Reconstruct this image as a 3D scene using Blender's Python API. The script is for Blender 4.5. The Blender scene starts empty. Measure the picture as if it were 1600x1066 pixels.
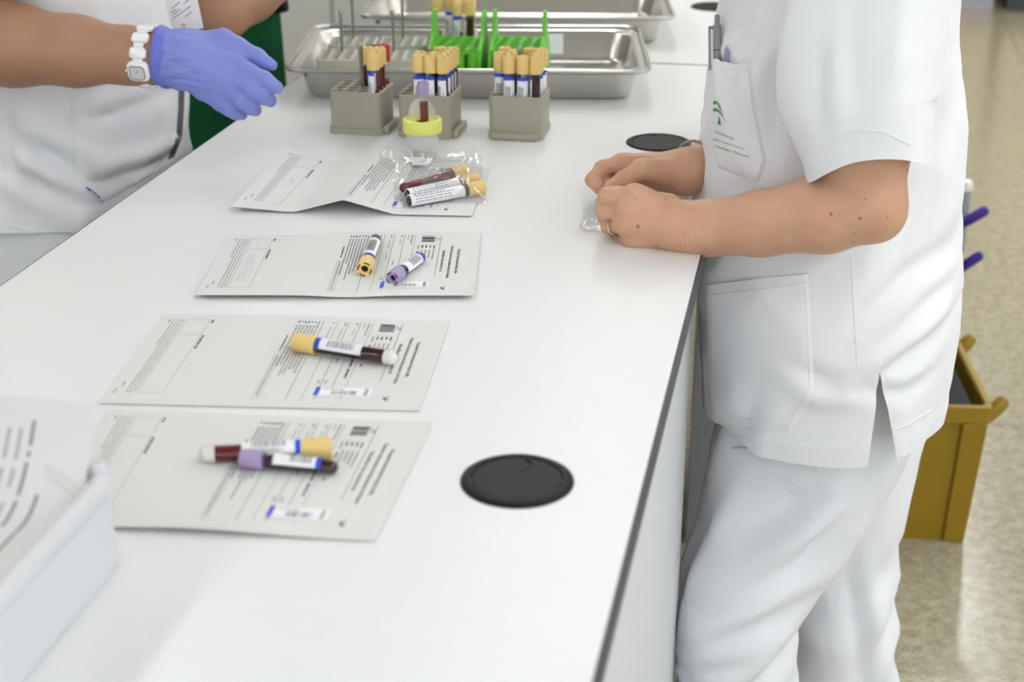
import bpy, bmesh, math, random
import numpy as np
from mathutils import Vector, Matrix, noise
from mathutils.bvhtree import BVHTree

random.seed(7)
S = bpy.context.scene
COL = S.collection
ZT = 0.90                                   # table top height
CAM = np.array([0.0, 0.0, 1.482])

# ------------------------------------------------------------------ camera
F_PX = 2400.0
PITCH = math.radians(22.78)
YAW = math.radians(11.23)
FW = np.array([-math.sin(YAW)*math.cos(PITCH), math.cos(YAW)*math.cos(PITCH), -math.sin(PITCH)])
RT = np.array([math.cos(YAW), math.sin(YAW), 0.0])
UP = np.cross(RT, FW)
cd = bpy.data.cameras.new('camera'); cam = bpy.data.objects.new('camera', cd); COL.objects.link(cam)
cd.sensor_width = 36.0; cd.lens = F_PX/1600*36.0; cd.clip_start = 0.05; cd.clip_end = 60
cam.matrix_world = Matrix(((RT[0], UP[0], -FW[0], CAM[0]), (RT[1], UP[1], -FW[1], CAM[1]),
                           (RT[2], UP[2], -FW[2], CAM[2]), (0, 0, 0, 1)))
cd.dof.use_dof = True; cd.dof.focus_distance = 1.80; cd.dof.aperture_fstop = 5.0
S.camera = cam

# ------------------------------------------------------------------ world and exposure
w = bpy.data.worlds.new('world'); S.world = w; w.use_nodes = True
w.node_tree.nodes['Background'].inputs[0].default_value = (0.84, 0.93, 1.0, 1)
w.node_tree.nodes['Background'].inputs[1].default_value = 2.9             # overcast daylight, reaches the room through the windows
S.view_settings.view_transform = 'Standard'; S.view_settings.look = 'None'
S.view_settings.gamma = 1.0; S.view_settings.use_curve_mapping = False
S.view_settings.exposure = -0.08
LAMP_STRENGTH = 14.2                        # emission of the ceiling lamp diffusers

# ------------------------------------------------------------------ layout helpers
def ray(px, py):
    return FW*F_PX + RT*(px-800) + UP*(533-py)
def T(px, py, z=0.0):                       # point on the horizontal plane z above the table
    d = ray(px, py); t = (ZT+z-CAM[2])/d[2]; return CAM + d*t
def Q(px, py, Y):                           # point on the upright plane y = Y
    d = ray(px, py); return CAM + d*(Y/d[1])

# ------------------------------------------------------------------ materials
MATS = {}
def mat(name, col, rough=0.5, metal=0.0, spec=0.5, emit=0.0, bump=None, var=None, sss=0.0, coat=0.0, trans=0.0, alpha=1.0, sheen=0.0):
    m = bpy.data.materials.new(name); m.use_nodes = True
    nt = m.node_tree; b = nt.nodes['Principled BSDF']
    c = (*col, 1)
    b.inputs['Base Color'].default_value = c
    b.inputs['Roughness'].default_value = rough; b.inputs['Metallic'].default_value = metal
    b.inputs['Specular IOR Level'].default_value = spec
    b.inputs['Coat Weight'].default_value = coat
    b.inputs['Transmission Weight'].default_value = trans
    b.inputs['Alpha'].default_value = alpha
    b.inputs['Sheen Weight'].default_value = sheen
    if sss:
        b.inputs['Subsurface Weight'].default_value = sss
        b.inputs['Subsurface Radius'].default_value = (0.010, 0.004, 0.002); b.inputs['Subsurface Scale'].default_value = 0.6
    if emit:
        b.inputs['Emission Color'].default_value = c; b.inputs['Emission Strength'].default_value = emit
    tc = nt.nodes.new('ShaderNodeTexCoord')
    if var:                                 # (scale, amount): soft mottling of the colour
        n = nt.nodes.new('ShaderNodeTexNoise'); n.inputs['Scale'].default_value = var[0]; n.inputs['Detail'].default_value = 3
        nt.links.new(tc.outputs['Object'], n.inputs['Vector'])
        mx = nt.nodes.new('ShaderNodeMix'); mx.data_type = 'RGBA'
        a = var[1]
        mx.inputs[6].default_value = (*[x*(1-a) for x in col], 1); mx.inputs[7].default_value = (*[min(1, x*(1+a)) for x in col], 1)
        nt.links.new(n.outputs['Fac'], mx.inputs[0]); nt.links.new(mx.outputs[2], b.inputs['Base Color'])
    if bump:                                # (scale, strength, distance)
        n = nt.nodes.new('ShaderNodeTexNoise'); n.inputs['Scale'].default_value = bump[0]; n.inputs['Detail'].default_value = 4
        nt.links.new(tc.outputs['Object'], n.inputs['Vector'])
        bp = nt.nodes.new('ShaderNodeBump'); bp.inputs['Strength'].default_value = bump[1]; bp.inputs['Distance'].default_value = bump[2]
        nt.links.new(n.outputs['Fac'], bp.inputs['Height']); nt.links.new(bp.outputs['Normal'], b.inputs['Normal'])
    MATS[name] = m
    return m

mat('laminate', (0.80, 0.805, 0.805), 0.36, spec=0.38, var=(3, 0.012))
mat('edge_band', (0.030, 0.031, 0.040), 0.45)
mat('panel_white', (0.70, 0.72, 0.76), 0.45)
mat('black_plastic', (0.012, 0.012, 0.013), 0.42, spec=0.14, bump=(500, 0.05, 0.001))
mat('dark_slot', (0.006, 0.006, 0.007), 0.6)
mat('paper', (0.735, 0.735, 0.725), 0.75, spec=0.2, var=(30, 0.01))
mat('ink', (0.045, 0.045, 0.05), 0.7, spec=0.1)
mat('ink_grey', (0.24, 0.24, 0.25), 0.7, spec=0.1)
mat('ink_pale', (0.42, 0.42, 0.43), 0.7, spec=0.1)
mat('pen_ink', (0.36, 0.36, 0.50), 0.7, spec=0.1)
mat('sticker', (0.88, 0.88, 0.92), 0.5)
mat('blue_print', (0.025, 0.075, 0.62), 0.5)
mat('cap_yellow', (0.84, 0.60, 0.22), 0.5, var=(90, 0.04))
mat('cap_purple', (0.42, 0.32, 0.55), 0.5, var=(90, 0.04))
mat('cap_red', (0.50, 0.02, 0.03), 0.45)
mat('cap_green', (0.02, 0.10, 0.05), 0.45)
mat('blood', (0.030, 0.003, 0.006), 0.12)
mat('blood_red', (0.13, 0.008, 0.014), 0.15)
mat('gel', (0.80, 0.80, 0.76), 0.2)
mat('rack_grey', (0.37, 0.35, 0.27), 0.5, bump=(900, 0.05, 0.0005), var=(12, 0.03))
mat('rack_light', (0.56, 0.55, 0.47), 0.5, var=(12, 0.03))
mat('rack_green', (0.13, 0.56, 0.03), 0.38)
mat('steel', (0.60, 0.585, 0.55), 0.27, metal=1.0, bump=(60, 0.03, 0.002))
mat('steel_rod', (0.36, 0.35, 0.32), 0.3, metal=1.0)
mat('lid_lime', (0.78, 0.80, 0.18), 0.4)
mat('well_lime', (0.66, 0.76, 0.14), 0.4)
mat('cloth_white', (0.85, 0.855, 0.885), 0.85, spec=0.15, bump=(1400, 0.12, 0.0006), sheen=0.1)
mat('cloth_trouser', (0.83, 0.84, 0.88), 0.85, spec=0.15, bump=(1400, 0.12, 0.0006), sheen=0.1)
mat('hair', (0.05, 0.03, 0.02), 0.6, bump=(200, 0.4, 0.003))
mat('eye', (0.75, 0.74, 0.72), 0.2)
mat('lips', (0.42, 0.16, 0.13), 0.5)
mat('shoe_white', (0.75, 0.75, 0.76), 0.5)
mat('glove_blue', (0.215, 0.255, 0.66), 0.5, bump=(60, 0.25, 0.004), var=(25, 0.06))
mat('glove_deep', (0.14, 0.17, 0.62), 0.5)
mat('ceramic', (0.86, 0.86, 0.87), 0.12, coat=0.5)
mat('tray_plastic', (0.64, 0.65, 0.68), 0.35)
mat('dial', (0.66, 0.66, 0.67), 0.3)
mat('gold', (0.62, 0.52, 0.34), 0.25, metal=1.0)
mat('pen_grey', (0.27, 0.27, 0.28), 0.45)
mat('pen_dark', (0.035, 0.035, 0.04), 0.4)
mat('indigo', (0.035, 0.012, 0.24), 0.45)
mat('logo_green', (0.10, 0.32, 0.13), 0.8, spec=0.1)
mat('bin_yellow', (0.31, 0.190, 0.006), 0.42, bump=(300, 0.05, 0.001), var=(5, 0.05))
mat('liner_grey', (0.12, 0.125, 0.14), 0.6)
mat('cloth_green', (0.012, 0.105, 0.040), 0.85, spec=0.1, bump=(700, 0.1, 0.001))
mat('wall_white', (0.70, 0.70, 0.68), 0.7)
mat('wall_beige', (0.78, 0.66, 0.46), 0.6)
mat('ceiling_white', (0.66, 0.66, 0.64), 0.8)
mat('cabinet_pale', (0.66, 0.64, 0.60), 0.5)
mat('cabinet_lilac', (0.46, 0.42, 0.50), 0.5)
mat('cabinet_dark', (0.06, 0.06, 0.06), 0.5)
mat('grout', (0.16, 0.15, 0.13), 0.7)
mat('lamp_frame', (0.8, 0.8, 0.8), 0.5)
mat('lamp_glow', (0.975, 0.985, 1.0), 0.5, emit=LAMP_STRENGTH)
mat('grey_paint', (0.32, 0.34, 0.36), 0.4)

def skin(name, base, spots):
    m = mat(name, base, 0.46, spec=0.4, sss=0.12)
    nt = m.node_tree; b = nt.nodes['Principled BSDF']; tc = nt.nodes.new('ShaderNodeTexCoord')
    n1 = nt.nodes.new('ShaderNodeTexNoise'); n1.inputs['Scale'].default_value = 28; n1.inputs['Detail'].default_value = 4
    nt.links.new(tc.outputs['Object'], n1.inputs['Vector'])
    mx = nt.nodes.new('ShaderNodeMix'); mx.data_type = 'RGBA'
    mx.inputs[6].default_value = (base[0]*.90, base[1]*.80, base[2]*.76, 1); mx.inputs[7].default_value = (base[0]*1.08, base[1]*1.12, base[2]*1.14, 1)
    nt.links.new(n1.outputs['Fac'], mx.inputs[0])
    last = mx.outputs[2]
    for sc, th, dk in ((66, 0.22, 0.58), (125, 0.24, 0.74)) if spots else ():
        v = nt.nodes.new('ShaderNodeTexVoronoi'); v.inputs['Scale'].default_value = sc
        nt.links.new(tc.outputs['Object'], v.inputs['Vector'])
        sp = nt.nodes.new('ShaderNodeSeparateColor'); nt.links.new(v.outputs['Color'], sp.inputs[0])
        lt = nt.nodes.new('ShaderNodeMath'); lt.operation = 'MULTIPLY'; lt.inputs[1].default_value = th*1.6
        nt.links.new(sp.outputs[0], lt.inputs[0])           # spot radius varies from cell to cell
        sub = nt.nodes.new('ShaderNodeMath'); sub.operation = 'SUBTRACT'; sub.inputs[1].default_value = th*0.95
        nt.links.new(lt.outputs[0], sub.inputs[0])
        cmp_ = nt.nodes.new('ShaderNodeMath'); cmp_.operation = 'LESS_THAN'
        nt.links.new(v.outputs['Distance'], cmp_.inputs[0]); nt.links.new(sub.outputs[0], cmp_.inputs[1])
        m2 = nt.nodes.new('ShaderNodeMix'); m2.data_type = 'RGBA'; m2.blend_type = 'MULTIPLY'
        m2.inputs[7].default_value = (dk, dk*.78, dk*.66, 1)
        nt.links.new(cmp_.outputs[0], m2.inputs[0]); nt.links.new(last, m2.inputs[6]); last = m2.outputs[2]
    nt.links.new(last, b.inputs['Base Color'])
    n2 = nt.nodes.new('ShaderNodeTexNoise'); n2.inputs['Scale'].default_value = 420; n2.inputs['Detail'].default_value = 2
    nt.links.new(tc.outputs['Object'], n2.inputs['Vector'])
    bp = nt.nodes.new('ShaderNodeBump'); bp.inputs['Strength'].default_value = 0.18; bp.inputs['Distance'].default_value = 0.0012
    nt.links.new(n2.outputs['Fac'], bp.inputs['Height']); nt.links.new(bp.outputs['Normal'], b.inputs['Normal'])
skin('skin_fair', (0.64, 0.375, 0.245), True)
skin('skin_tan', (0.42, 0.232, 0.145), False)

def thin_clear(name, tint, gloss, rough, fr=1.25):   # thin clear plastic or glass: mostly lets light through, shines at grazing angles
    m = bpy.data.materials.new(name); m.use_nodes = True; nt = m.node_tree
    nt.nodes.remove(nt.nodes['Principled BSDF']); out = nt.nodes['Material Output']
    t = nt.nodes.new('ShaderNodeBsdfTransparent'); t.inputs[0].default_value = (*tint, 1)
    g = nt.nodes.new('ShaderNodeBsdfGlossy'); g.inputs['Roughness'].default_value = rough
    lw = nt.nodes.new('ShaderNodeFresnel'); lw.inputs['IOR'].default_value = fr
    ad = nt.nodes.new('ShaderNodeMath'); ad.operation = 'ADD'; ad.inputs[1].default_value = gloss; ad.use_clamp = True
    ge = nt.nodes.new('ShaderNodeNewGeometry'); iv = nt.nodes.new('ShaderNodeMath'); iv.operation = 'SUBTRACT'; iv.inputs[0].default_value = 1.0
    nt.links.new(ge.outputs['Backfacing'], iv.inputs[1]); ml = nt.nodes.new('ShaderNodeMath'); ml.operation = 'MULTIPLY'
    nt.links.new(lw.outputs[0], ml.inputs[0]); nt.links.new(iv.outputs[0], ml.inputs[1]); nt.links.new(ml.outputs[0], ad.inputs[0])
    mx = nt.nodes.new('ShaderNodeMixShader')
    nt.links.new(ad.outputs[0], mx.inputs[0]); nt.links.new(t.outputs[0], mx.inputs[1]); nt.links.new(g.outputs[0], mx.inputs[2])
    nt.links.new(mx.outputs[0], out.inputs[0]); MATS[name] = m
thin_clear('tube_glass', (0.985, 0.985, 0.985), 0.03, 0.06, 1.22)
def film(name):                              # thin crumpled bag plastic: clear, slightly hazy, shiny
    m = bpy.data.materials.new(name); m.use_nodes = True; nt = m.node_tree; b = nt.nodes['Principled BSDF']
    b.inputs['Base Color'].default_value = (.80, .80, .83, 1); b.inputs['Metallic'].default_value = .5; b.inputs['Roughness'].default_value = .14
    t = nt.nodes.new('ShaderNodeBsdfTransparent'); t.inputs[0].default_value = (.985, .985, .988, 1)
    mx = nt.nodes.new('ShaderNodeMixShader'); mx.inputs[0].default_value = .16
    nt.links.new(t.outputs[0], mx.inputs[1]); nt.links.new(b.outputs[0], mx.inputs[2])
    nt.links.new(mx.outputs[0], nt.nodes['Material Output'].inputs[0]); MATS[name] = m
film('bag_film')
def milky(name, col, fac):                  # cloudy plastic
    m = bpy.data.materials.new(name); m.use_nodes = True; nt = m.node_tree
    b = nt.nodes['Principled BSDF']; b.inputs['Base Color'].default_value = (*col, 1); b.inputs['Roughness'].default_value = 0.35
    t = nt.nodes.new('ShaderNodeBsdfTransparent'); mx = nt.nodes.new('ShaderNodeMixShader'); mx.inputs[0].default_value = fac
    nt.links.new(t.outputs[0], mx.inputs[1]); nt.links.new(b.outputs[0], mx.inputs[2])
    nt.links.new(mx.outputs[0], nt.nodes['Material Output'].inputs[0]); MATS[name] = m
milky('cup_milky', (0.86, 0.87, 0.82), 0.62)
milky('film_milky', (0.82, 0.83, 0.80), 0.6)

def terrazzo():
    m = mat('terrazzo', (0.27, 0.25, 0.19), 0.19, spec=0.5)
    nt = m.node_tree; b = nt.nodes['Principled BSDF']; g = nt.nodes.new('ShaderNodeNewGeometry')
    last = None
    n = nt.nodes.new('ShaderNodeTexNoise'); n.inputs['Scale'].default_value = 45; n.inputs['Detail'].default_value = 5
    nt.links.new(g.outputs['Position'], n.inputs['Vector'])
    r = nt.nodes.new('ShaderNodeValToRGB'); e = r.color_ramp.elements
    e[0].position = 0.35; e[0].color = (0.31, 0.278, 0.19, 1); e[1].position = 0.68; e[1].color = (0.45, 0.41, 0.295, 1)
    nt.links.new(n.outputs['Fac'], r.inputs[0]); last = r.outputs[0]
    for sc, th, c in ((75, 0.30, (0.46, 0.44, 0.36, 1)), (120, 0.30, (0.17, 0.155, 0.11, 1))):
        v = nt.nodes.new('ShaderNodeTexVoronoi'); v.inputs['Scale'].default_value = sc
        nt.links.new(g.outputs['Position'], v.inputs['Vector'])
        sp = nt.nodes.new('ShaderNodeSeparateColor'); nt.links.new(v.outputs['Color'], sp.inputs[0])
        ml = nt.nodes.new('ShaderNodeMath'); ml.operation = 'MULTIPLY'; ml.inputs[1].default_value = th
        nt.links.new(sp.outputs[1], ml.inputs[0])
        c2 = nt.nodes.new('ShaderNodeMath'); c2.operation = 'LESS_THAN'
        nt.links.new(v.outputs['Distance'], c2.inputs[0]); nt.links.new(ml.outputs[0], c2.inputs[1])
        mx = nt.nodes.new('ShaderNodeMix'); mx.data_type = 'RGBA'; mx.inputs[7].default_value = c
        nt.links.new(c2.outputs[0], mx.inputs[0]); nt.links.new(last, mx.inputs[6]); last = mx.outputs[2]
    nt.links.new(last, b.inputs['Base Color'])
terrazzo()

# ------------------------------------------------------------------ object helpers
def tag(o, label=None, cat=None, group=None, kind=None):
    for k, v in (('label', label), ('category', cat), ('group', group), ('kind', kind)):
        if v: o[k] = v
    return o
def empty(name, loc=(0, 0, 0), label=None, cat=None, group=None, rot=None):
    o = bpy.data.objects.new(name, None); COL.objects.link(o); o.location = loc; o.empty_display_size = 0.02
    if rot: o.rotation_euler = rot
    return tag(o, label, cat, group)
class MB:
    def __init__(s): s.v = []; s.f = []
    def add(s, v, f):
        n = len(s.v); s.v += [tuple(map(float, p)) for p in v]; s.f += [tuple(i+n for i in q) for q in f]; return s
    def box(s, x0, x1, y0, y1, z0, z1):
        return s.add([(x0,y0,z0),(x1,y0,z0),(x1,y1,z0),(x0,y1,z0),(x0,y0,z1),(x1,y0,z1),(x1,y1,z1),(x0,y1,z1)],
                     [(0,3,2,1),(4,5,6,7),(0,1,5,4),(1,2,6,5),(2,3,7,6),(3,0,4,7)])
    def lathe(s, prof, n=32, c=(0, 0)):
        V = []; Fc = []; rows = []
        for r, z in prof:
            if r < 1e-7: rows.append([len(V)]); V.append((c[0], c[1], z))
            else:
                rows.append(list(range(len(V), len(V)+n)))
                V += [(c[0]+r*math.cos(2*math.pi*k/n), c[1]+r*math.sin(2*math.pi*k/n), z) for k in range(n)]
        for a, b in zip(rows, rows[1:]):
            for k in range(n):
                q = (a[k % len(a)], a[(k+1) % len(a)], b[(k+1) % len(b)], b[k % len(b)])
                q = tuple(dict.fromkeys(q))
                if len(q) > 2: Fc.append(q)
        return s.add(V, Fc)
    def loft(s, rings, closed=True, cap0=False, cap1=False):
        n = len(rings[0]); V = [p for r in rings for p in r]; Fc = []
        for i in range(len(rings)-1):
            for k in range(n if closed else n-1):
                k2 = (k+1) % n
                Fc.append((i*n+k, i*n+k2, (i+1)*n+k2, (i+1)*n+k))
        if cap0: Fc.append(tuple(range(n-1, -1, -1)))
        if cap1: Fc.append(tuple((len(rings)-1)*n+k for k in range(n)))
        return s.add(V, Fc)
    def tube(s, pts, r, n=10, caps=True):
        P = [Vector(p) for p in pts]; rs = r if isinstance(r, (list, tuple)) else [r]*len(P)
        rings = []; prev = None
        for i, p in enumerate(P):
            t = (P[min(i+1, len(P)-1)]-P[max(i-1, 0)]).normalized()
            if prev is None:
                a = Vector((0, 0, 1)) if abs(t.z) < 0.9 else Vector((1, 0, 0)); u = t.cross(a).normalized()
            else: u = (prev - t*prev.dot(t)).normalized()
            prev = u; vv = t.cross(u)
            rings.append([tuple(p+(u*math.cos(2*math.pi*k/n)+vv*math.sin(2*math.pi*k/n))*rs[i]) for k in range(n)])
        return s.loft(rings, True, caps, caps)
    def mesh(s, name, smooth=True, angle=0.7):
        m = bpy.data.meshes.new(name); m.from_pydata(s.v, [], s.f); m.update()
        if smooth:
            m.shade_smooth()
            if angle: m.set_sharp_from_angle(angle=angle)
        return m
def obj(name, mb, material, parent=None, smooth=True, angle=0.7, bevel=0.0, fix=True):
    m = mb.mesh(name, smooth, angle) if isinstance(mb, MB) else mb
    if fix and isinstance(mb, MB):
        bm = bmesh.new(); bm.from_mesh(m); bmesh.ops.recalc_face_normals(bm, faces=bm.faces); bm.to_mesh(m); bm.free()
    if not m.materials: m.materials.append(MATS[material])
    o = bpy.data.objects.new(name, m); COL.objects.link(o)
    if parent: o.parent = parent
    if bevel:
        b = o.modifiers.new('bevel', 'BEVEL'); b.width = bevel; b.segments = 2; b.limit_method = 'ANGLE'; b.harden_normals = False
    return o
def copy_tree(o, parent=None):
    c = o.copy(); COL.objects.link(c)
    if parent: c.parent = parent
    for ch in list(o.children): copy_tree(ch, c)
    return c
def rrect(w_, d_, r, n=6, cx=0, cy=0):
    pts = []
    for sx, sy, a0 in ((1, 1, 0), (-1, 1, 90), (-1, -1, 180), (1, -1, 270)):
        for k in range(n+1):
            a = math.radians(a0+90*k/n)
            pts.append((cx+sx*(w_/2-r)+r*math.cos(a), cy+sy*(d_/2-r)+r*math.sin(a)))
    return pts
def lerp(tab, x):
    xs = [a for a, _ in tab]; ys = [b for _, b in tab]
    return float(np.interp(x, xs, ys))
def smooth_tab(tab, x):                     # smooth interpolation through a table
    xs = [a for a, _ in tab]; ys = [b for _, b in tab]
    h = (xs[-1]-xs[0])*0.03
    return sum(float(np.interp(x+d*h, xs, ys))*wt for d, wt in ((-1, .25), (0, .5), (1, .25)))
_txt = {}
def text_mesh(s, size):
    key = (s, size)
    if key not in _txt:
        c = bpy.data.curves.new('t', 'FONT'); c.body = s; c.size = size; c.resolution_u = 2
        o = bpy.data.objects.new('t', c); COL.objects.link(o)
        dg = bpy.context.evaluated_depsgraph_get(); m = bpy.data.meshes.new_from_object(o.evaluated_get(dg))
        _txt[key] = ([tuple(v.co) for v in m.vertices], [tuple(p.vertices) for p in m.polygons])
        bpy.data.objects.remove(o); bpy.data.curves.remove(c); bpy.data.meshes.remove(m)
    return _txt[key]

# ------------------------------------------------------------------ smooth bodies from distance fields
def cone(a, b, ra, rb): return ('c', np.array(a, float), np.array(b, float), ra, rb)
def ell(c, r, rot=None): return ('e', np.array(c, float), np.array(r, float), rot)
def prim_d(P, q):
    if q[0] == 'c':
        _, a, b, ra, rb = q; ab = b-a; L = max(ab@ab, 1e-12)
        t = np.clip(((P-a)@ab)/L, 0, 1)
        return np.linalg.norm(P-(a+t[..., None]*ab), axis=-1)-(ra+t*(rb-ra))
    _, c, r, rot = q; d = P-c
    if rot is not None: d = d@np.array(Matrix.Rotation(rot[1], 3, rot[0]))
    k0 = np.linalg.norm(d/r, axis=-1); k1 = np.linalg.norm(d/(r*r), axis=-1)+1e-9
    return k0*(k0-1)/k1
def smin(a, b, k):
    h = np.clip(0.5+0.5*(b-a)/k, 0, 1); return b+(a-b)*h-k*h*(1-h)
def prim_box(q):
    if q[0] == 'c':
        r = max(q[3], q[4]); return np.minimum(q[1], q[2])-r, np.maximum(q[1], q[2])+r
    r = max(q[2]); return q[1]-r, q[1]+r
def sdf_mesh(base, fingers, res, kb=0.012, kf=0.005, kj=0.008):
    """base: blended primitives; fingers: lists of primitives, each blended into the base but not into each other."""
    allp = base+[q for f in fingers for q in f]
    lo = np.min([prim_box(q)[0] for q in allp], axis=0)-3*res; hi = np.max([prim_box(q)[1] for q in allp], axis=0)+3*res
    n = np.ceil((hi-lo)/res).astype(int)+1
    ax = [lo[i]+np.arange(n[i])*res for i in range(3)]
    def sub(prims):
        l = np.min([prim_box(q)[0] for q in prims], axis=0)-0.03; h = np.max([prim_box(q)[1] for q in prims], axis=0)+0.03
        sl = tuple(slice(int(max(0, np.searchsorted(ax[i], l[i])-1)), int(min(n[i], np.searchsorted(ax[i], h[i])+1))) for i in range(3))
        return sl, np.stack(np.meshgrid(*[ax[i][sl[i]] for i in range(3)], indexing='ij'), -1)
    D = np.full(tuple(n), 0.05)
    for q in base:
        sl, P = sub([q]); D[sl] = smin(D[sl], prim_d(P, q), kb)
    B = D.copy()
    for f in fingers:
        sl, P = sub(f); d = None
        for q in f:
            e = prim_d(P, q); d = e if d is None else smin(d, e, kf)
        D[sl] = np.minimum(D[sl], smin(B[sl], d, kj))
    return surface_nets(D, lo, res)
def surface_nets(D, lo, h):
    s = D < 0; nx, ny, nz = D.shape
    c = np.zeros((nx-1, ny-1, nz-1), int)
    for dx in (0, 1):
        for dy in (0, 1):
            for dz in (0, 1): c += s[dx:nx-1+dx, dy:ny-1+dy, dz:nz-1+dz]
    cell = (c > 0) & (c < 8); idx = -np.ones(cell.shape, int); ii = np.argwhere(cell); idx[cell] = np.arange(len(ii))
    acc = np.zeros((len(ii), 3)); cnt = np.zeros(len(ii))
    cor = [(a, b, d) for a in (0, 1) for b in (0, 1) for d in (0, 1)]
    for p in cor:
        for axx in range(3):
            if p[axx]: continue
            q = list(p); q[axx] = 1
            va = D[tuple((ii+p).T)]; vb = D[tuple((ii+q).T)]; m = (va < 0) != (vb < 0)
            t = np.where(m, va/np.where(m, va-vb, 1), 0)
            pt = np.array(p, float)[None]+np.eye(3)[axx][None]*t[:, None]
            acc[m] += pt[m]; cnt[m] += 1
    V = lo+(ii+acc/cnt[:, None])*h
    Fs = []
    for axx in range(3):
        o1, o2 = [(1, 2), (2, 0), (0, 1)][axx]
        sl0 = [slice(None)]*3; sl1 = [slice(None)]*3; sl0[axx] = slice(0, -1); sl1[axx] = slice(1, None)
        a = s[tuple(sl0)]; b = s[tuple(sl1)]
        for flip, m in ((0, a & ~b), (1, b & ~a)):
            e = np.argwhere(m)
            e = e[(e[:, o1] > 0) & (e[:, o2] > 0) & (e[:, o1] < D.shape[o1]-1) & (e[:, o2] < D.shape[o2]-1)]
            d1 = np.eye(3, dtype=int)[o1]; d2 = np.eye(3, dtype=int)[o2]
            q = np.stack([idx[tuple((e-d1-d2).T)], idx[tuple((e-d2).T)], idx[tuple(e.T)], idx[tuple((e-d1).T)]], 1)
            Fs.append(q[:, ::-1] if flip else q)
    return V, np.concatenate(Fs)
def relax(V, Fq, it=2):
    E = np.concatenate([Fq[:, [0, 1]], Fq[:, [1, 2]], Fq[:, [2, 3]], Fq[:, [3, 0]]]); E = np.concatenate([E, E[:, ::-1]])
    for _ in range(it):
        A = np.zeros_like(V); c = np.zeros(len(V)); np.add.at(A, E[:, 0], V[E[:, 1]]); np.add.at(c, E[:, 0], 1)
        V = 0.5*V+0.5*A/np.maximum(c, 1)[:, None]
    return V
def body_mesh(name, pieces, it=2):
    mb = MB()
    for k, (V, Fq) in enumerate(pieces): mb.add(relax(V, Fq, it[k] if isinstance(it, (list, tuple)) else it), Fq.tolist())
    m = bpy.data.meshes.new(name); m.from_pydata(mb.v, [], mb.f); m.update(); m.shade_smooth()
    return m

def nz(p, s=1.0): return noise.noise(Vector(p)*s)
def folds(p, d, across, along, amp, seed=0.0):
    """long soft creases running along direction d"""
    d = Vector(d).normalized(); P = Vector(p); l = P.dot(d); q = P-d*l
    n = noise.noise(q*across+d*(l*along)+Vector((seed, seed*1.7, -seed)))
    return amp*(1-abs(n)*2.4)

def creases(lines, Y):
    """sewn-in pull lines of a garment as polylines on its near side: (points, half width, depth)"""
    L = []
    for pts, w_, dp in lines:
        P = np.array([Q(*p, Y)[[0, 2]] for p in pts]); L.append((P, w_*1.25, dp))
    def f(p):
        o = 0.0; q = np.array([p[0], p[2]])
        for P, w_, dp in L:
            if q[0] < P[:, 0].min()-4*w_ or q[0] > P[:, 0].max()+4*w_ or q[1] < P[:, 1].min()-4*w_ or q[1] > P[:, 1].max()+4*w_: continue
            best = None; n = len(P)-1
            for i in range(n):
                ab = P[i+1]-P[i]; t = float(np.clip(((q-P[i])@ab)/(ab@ab), 0, 1)); d = q-P[i]-ab*t; l = math.hypot(*d)
                if best is None or l < best[0]: best = (l, (ab[0]*d[1]-ab[1]*d[0]), (i+t)/n)
            l = math.copysign(best[0], best[1] or 1); fade = math.sin(math.pi*min(1, max(0, .08+.84*best[2])))
            o += dp*fade*(.9*math.exp(-((l-1.1*w_)/w_)**2)-math.exp(-((l+.5*w_)/(w_*.8))**2))
        return o
    return f

# ================================================================== THE SETTING
tsz = 1.2
X0, X1, Y0, Y1, HC = -5.1, 5.7, -4.0, 10.4, 2.80
fl = tag(obj('floor', MB().box(X0, X1, Y0, Y1, -0.06, -0.006), 'grout'), kind='structure')
tm = MB().add([(x*(tsz-.003)/2, y*(tsz-.003)/2, z) for z in (-0.006, 0) for x, y in ((-1,-1),(1,-1),(1,1),(-1,1))],
              [(4,5,6,7),(0,1,5,4),(1,2,6,5),(2,3,7,6),(3,0,4,7)]).mesh('terrazzo_tile', False)
tm.materials.append(MATS['terrazzo'])
for i in range(9):
    for j in range(12):
        o = bpy.data.objects.new('terrazzo_tile', tm); COL.objects.link(o); o.parent = fl
        o.location = (X0+tsz*(i+.5), Y0+tsz*(j+.5), 0)
tag(obj('ceiling', MB().box(X0, X1, Y0, Y1, HC, HC+.1), 'ceiling_white'), kind='structure')
tag(obj('wall_left', MB().box(X0-.1, X0, Y0, Y1, -.06, HC), 'wall_white'), kind='structure')
tag(obj('wall_back', MB().box(X0-.1, X1+.1, Y1, Y1+.1, -.06, HC), 'wall_beige'), kind='structure')
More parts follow.
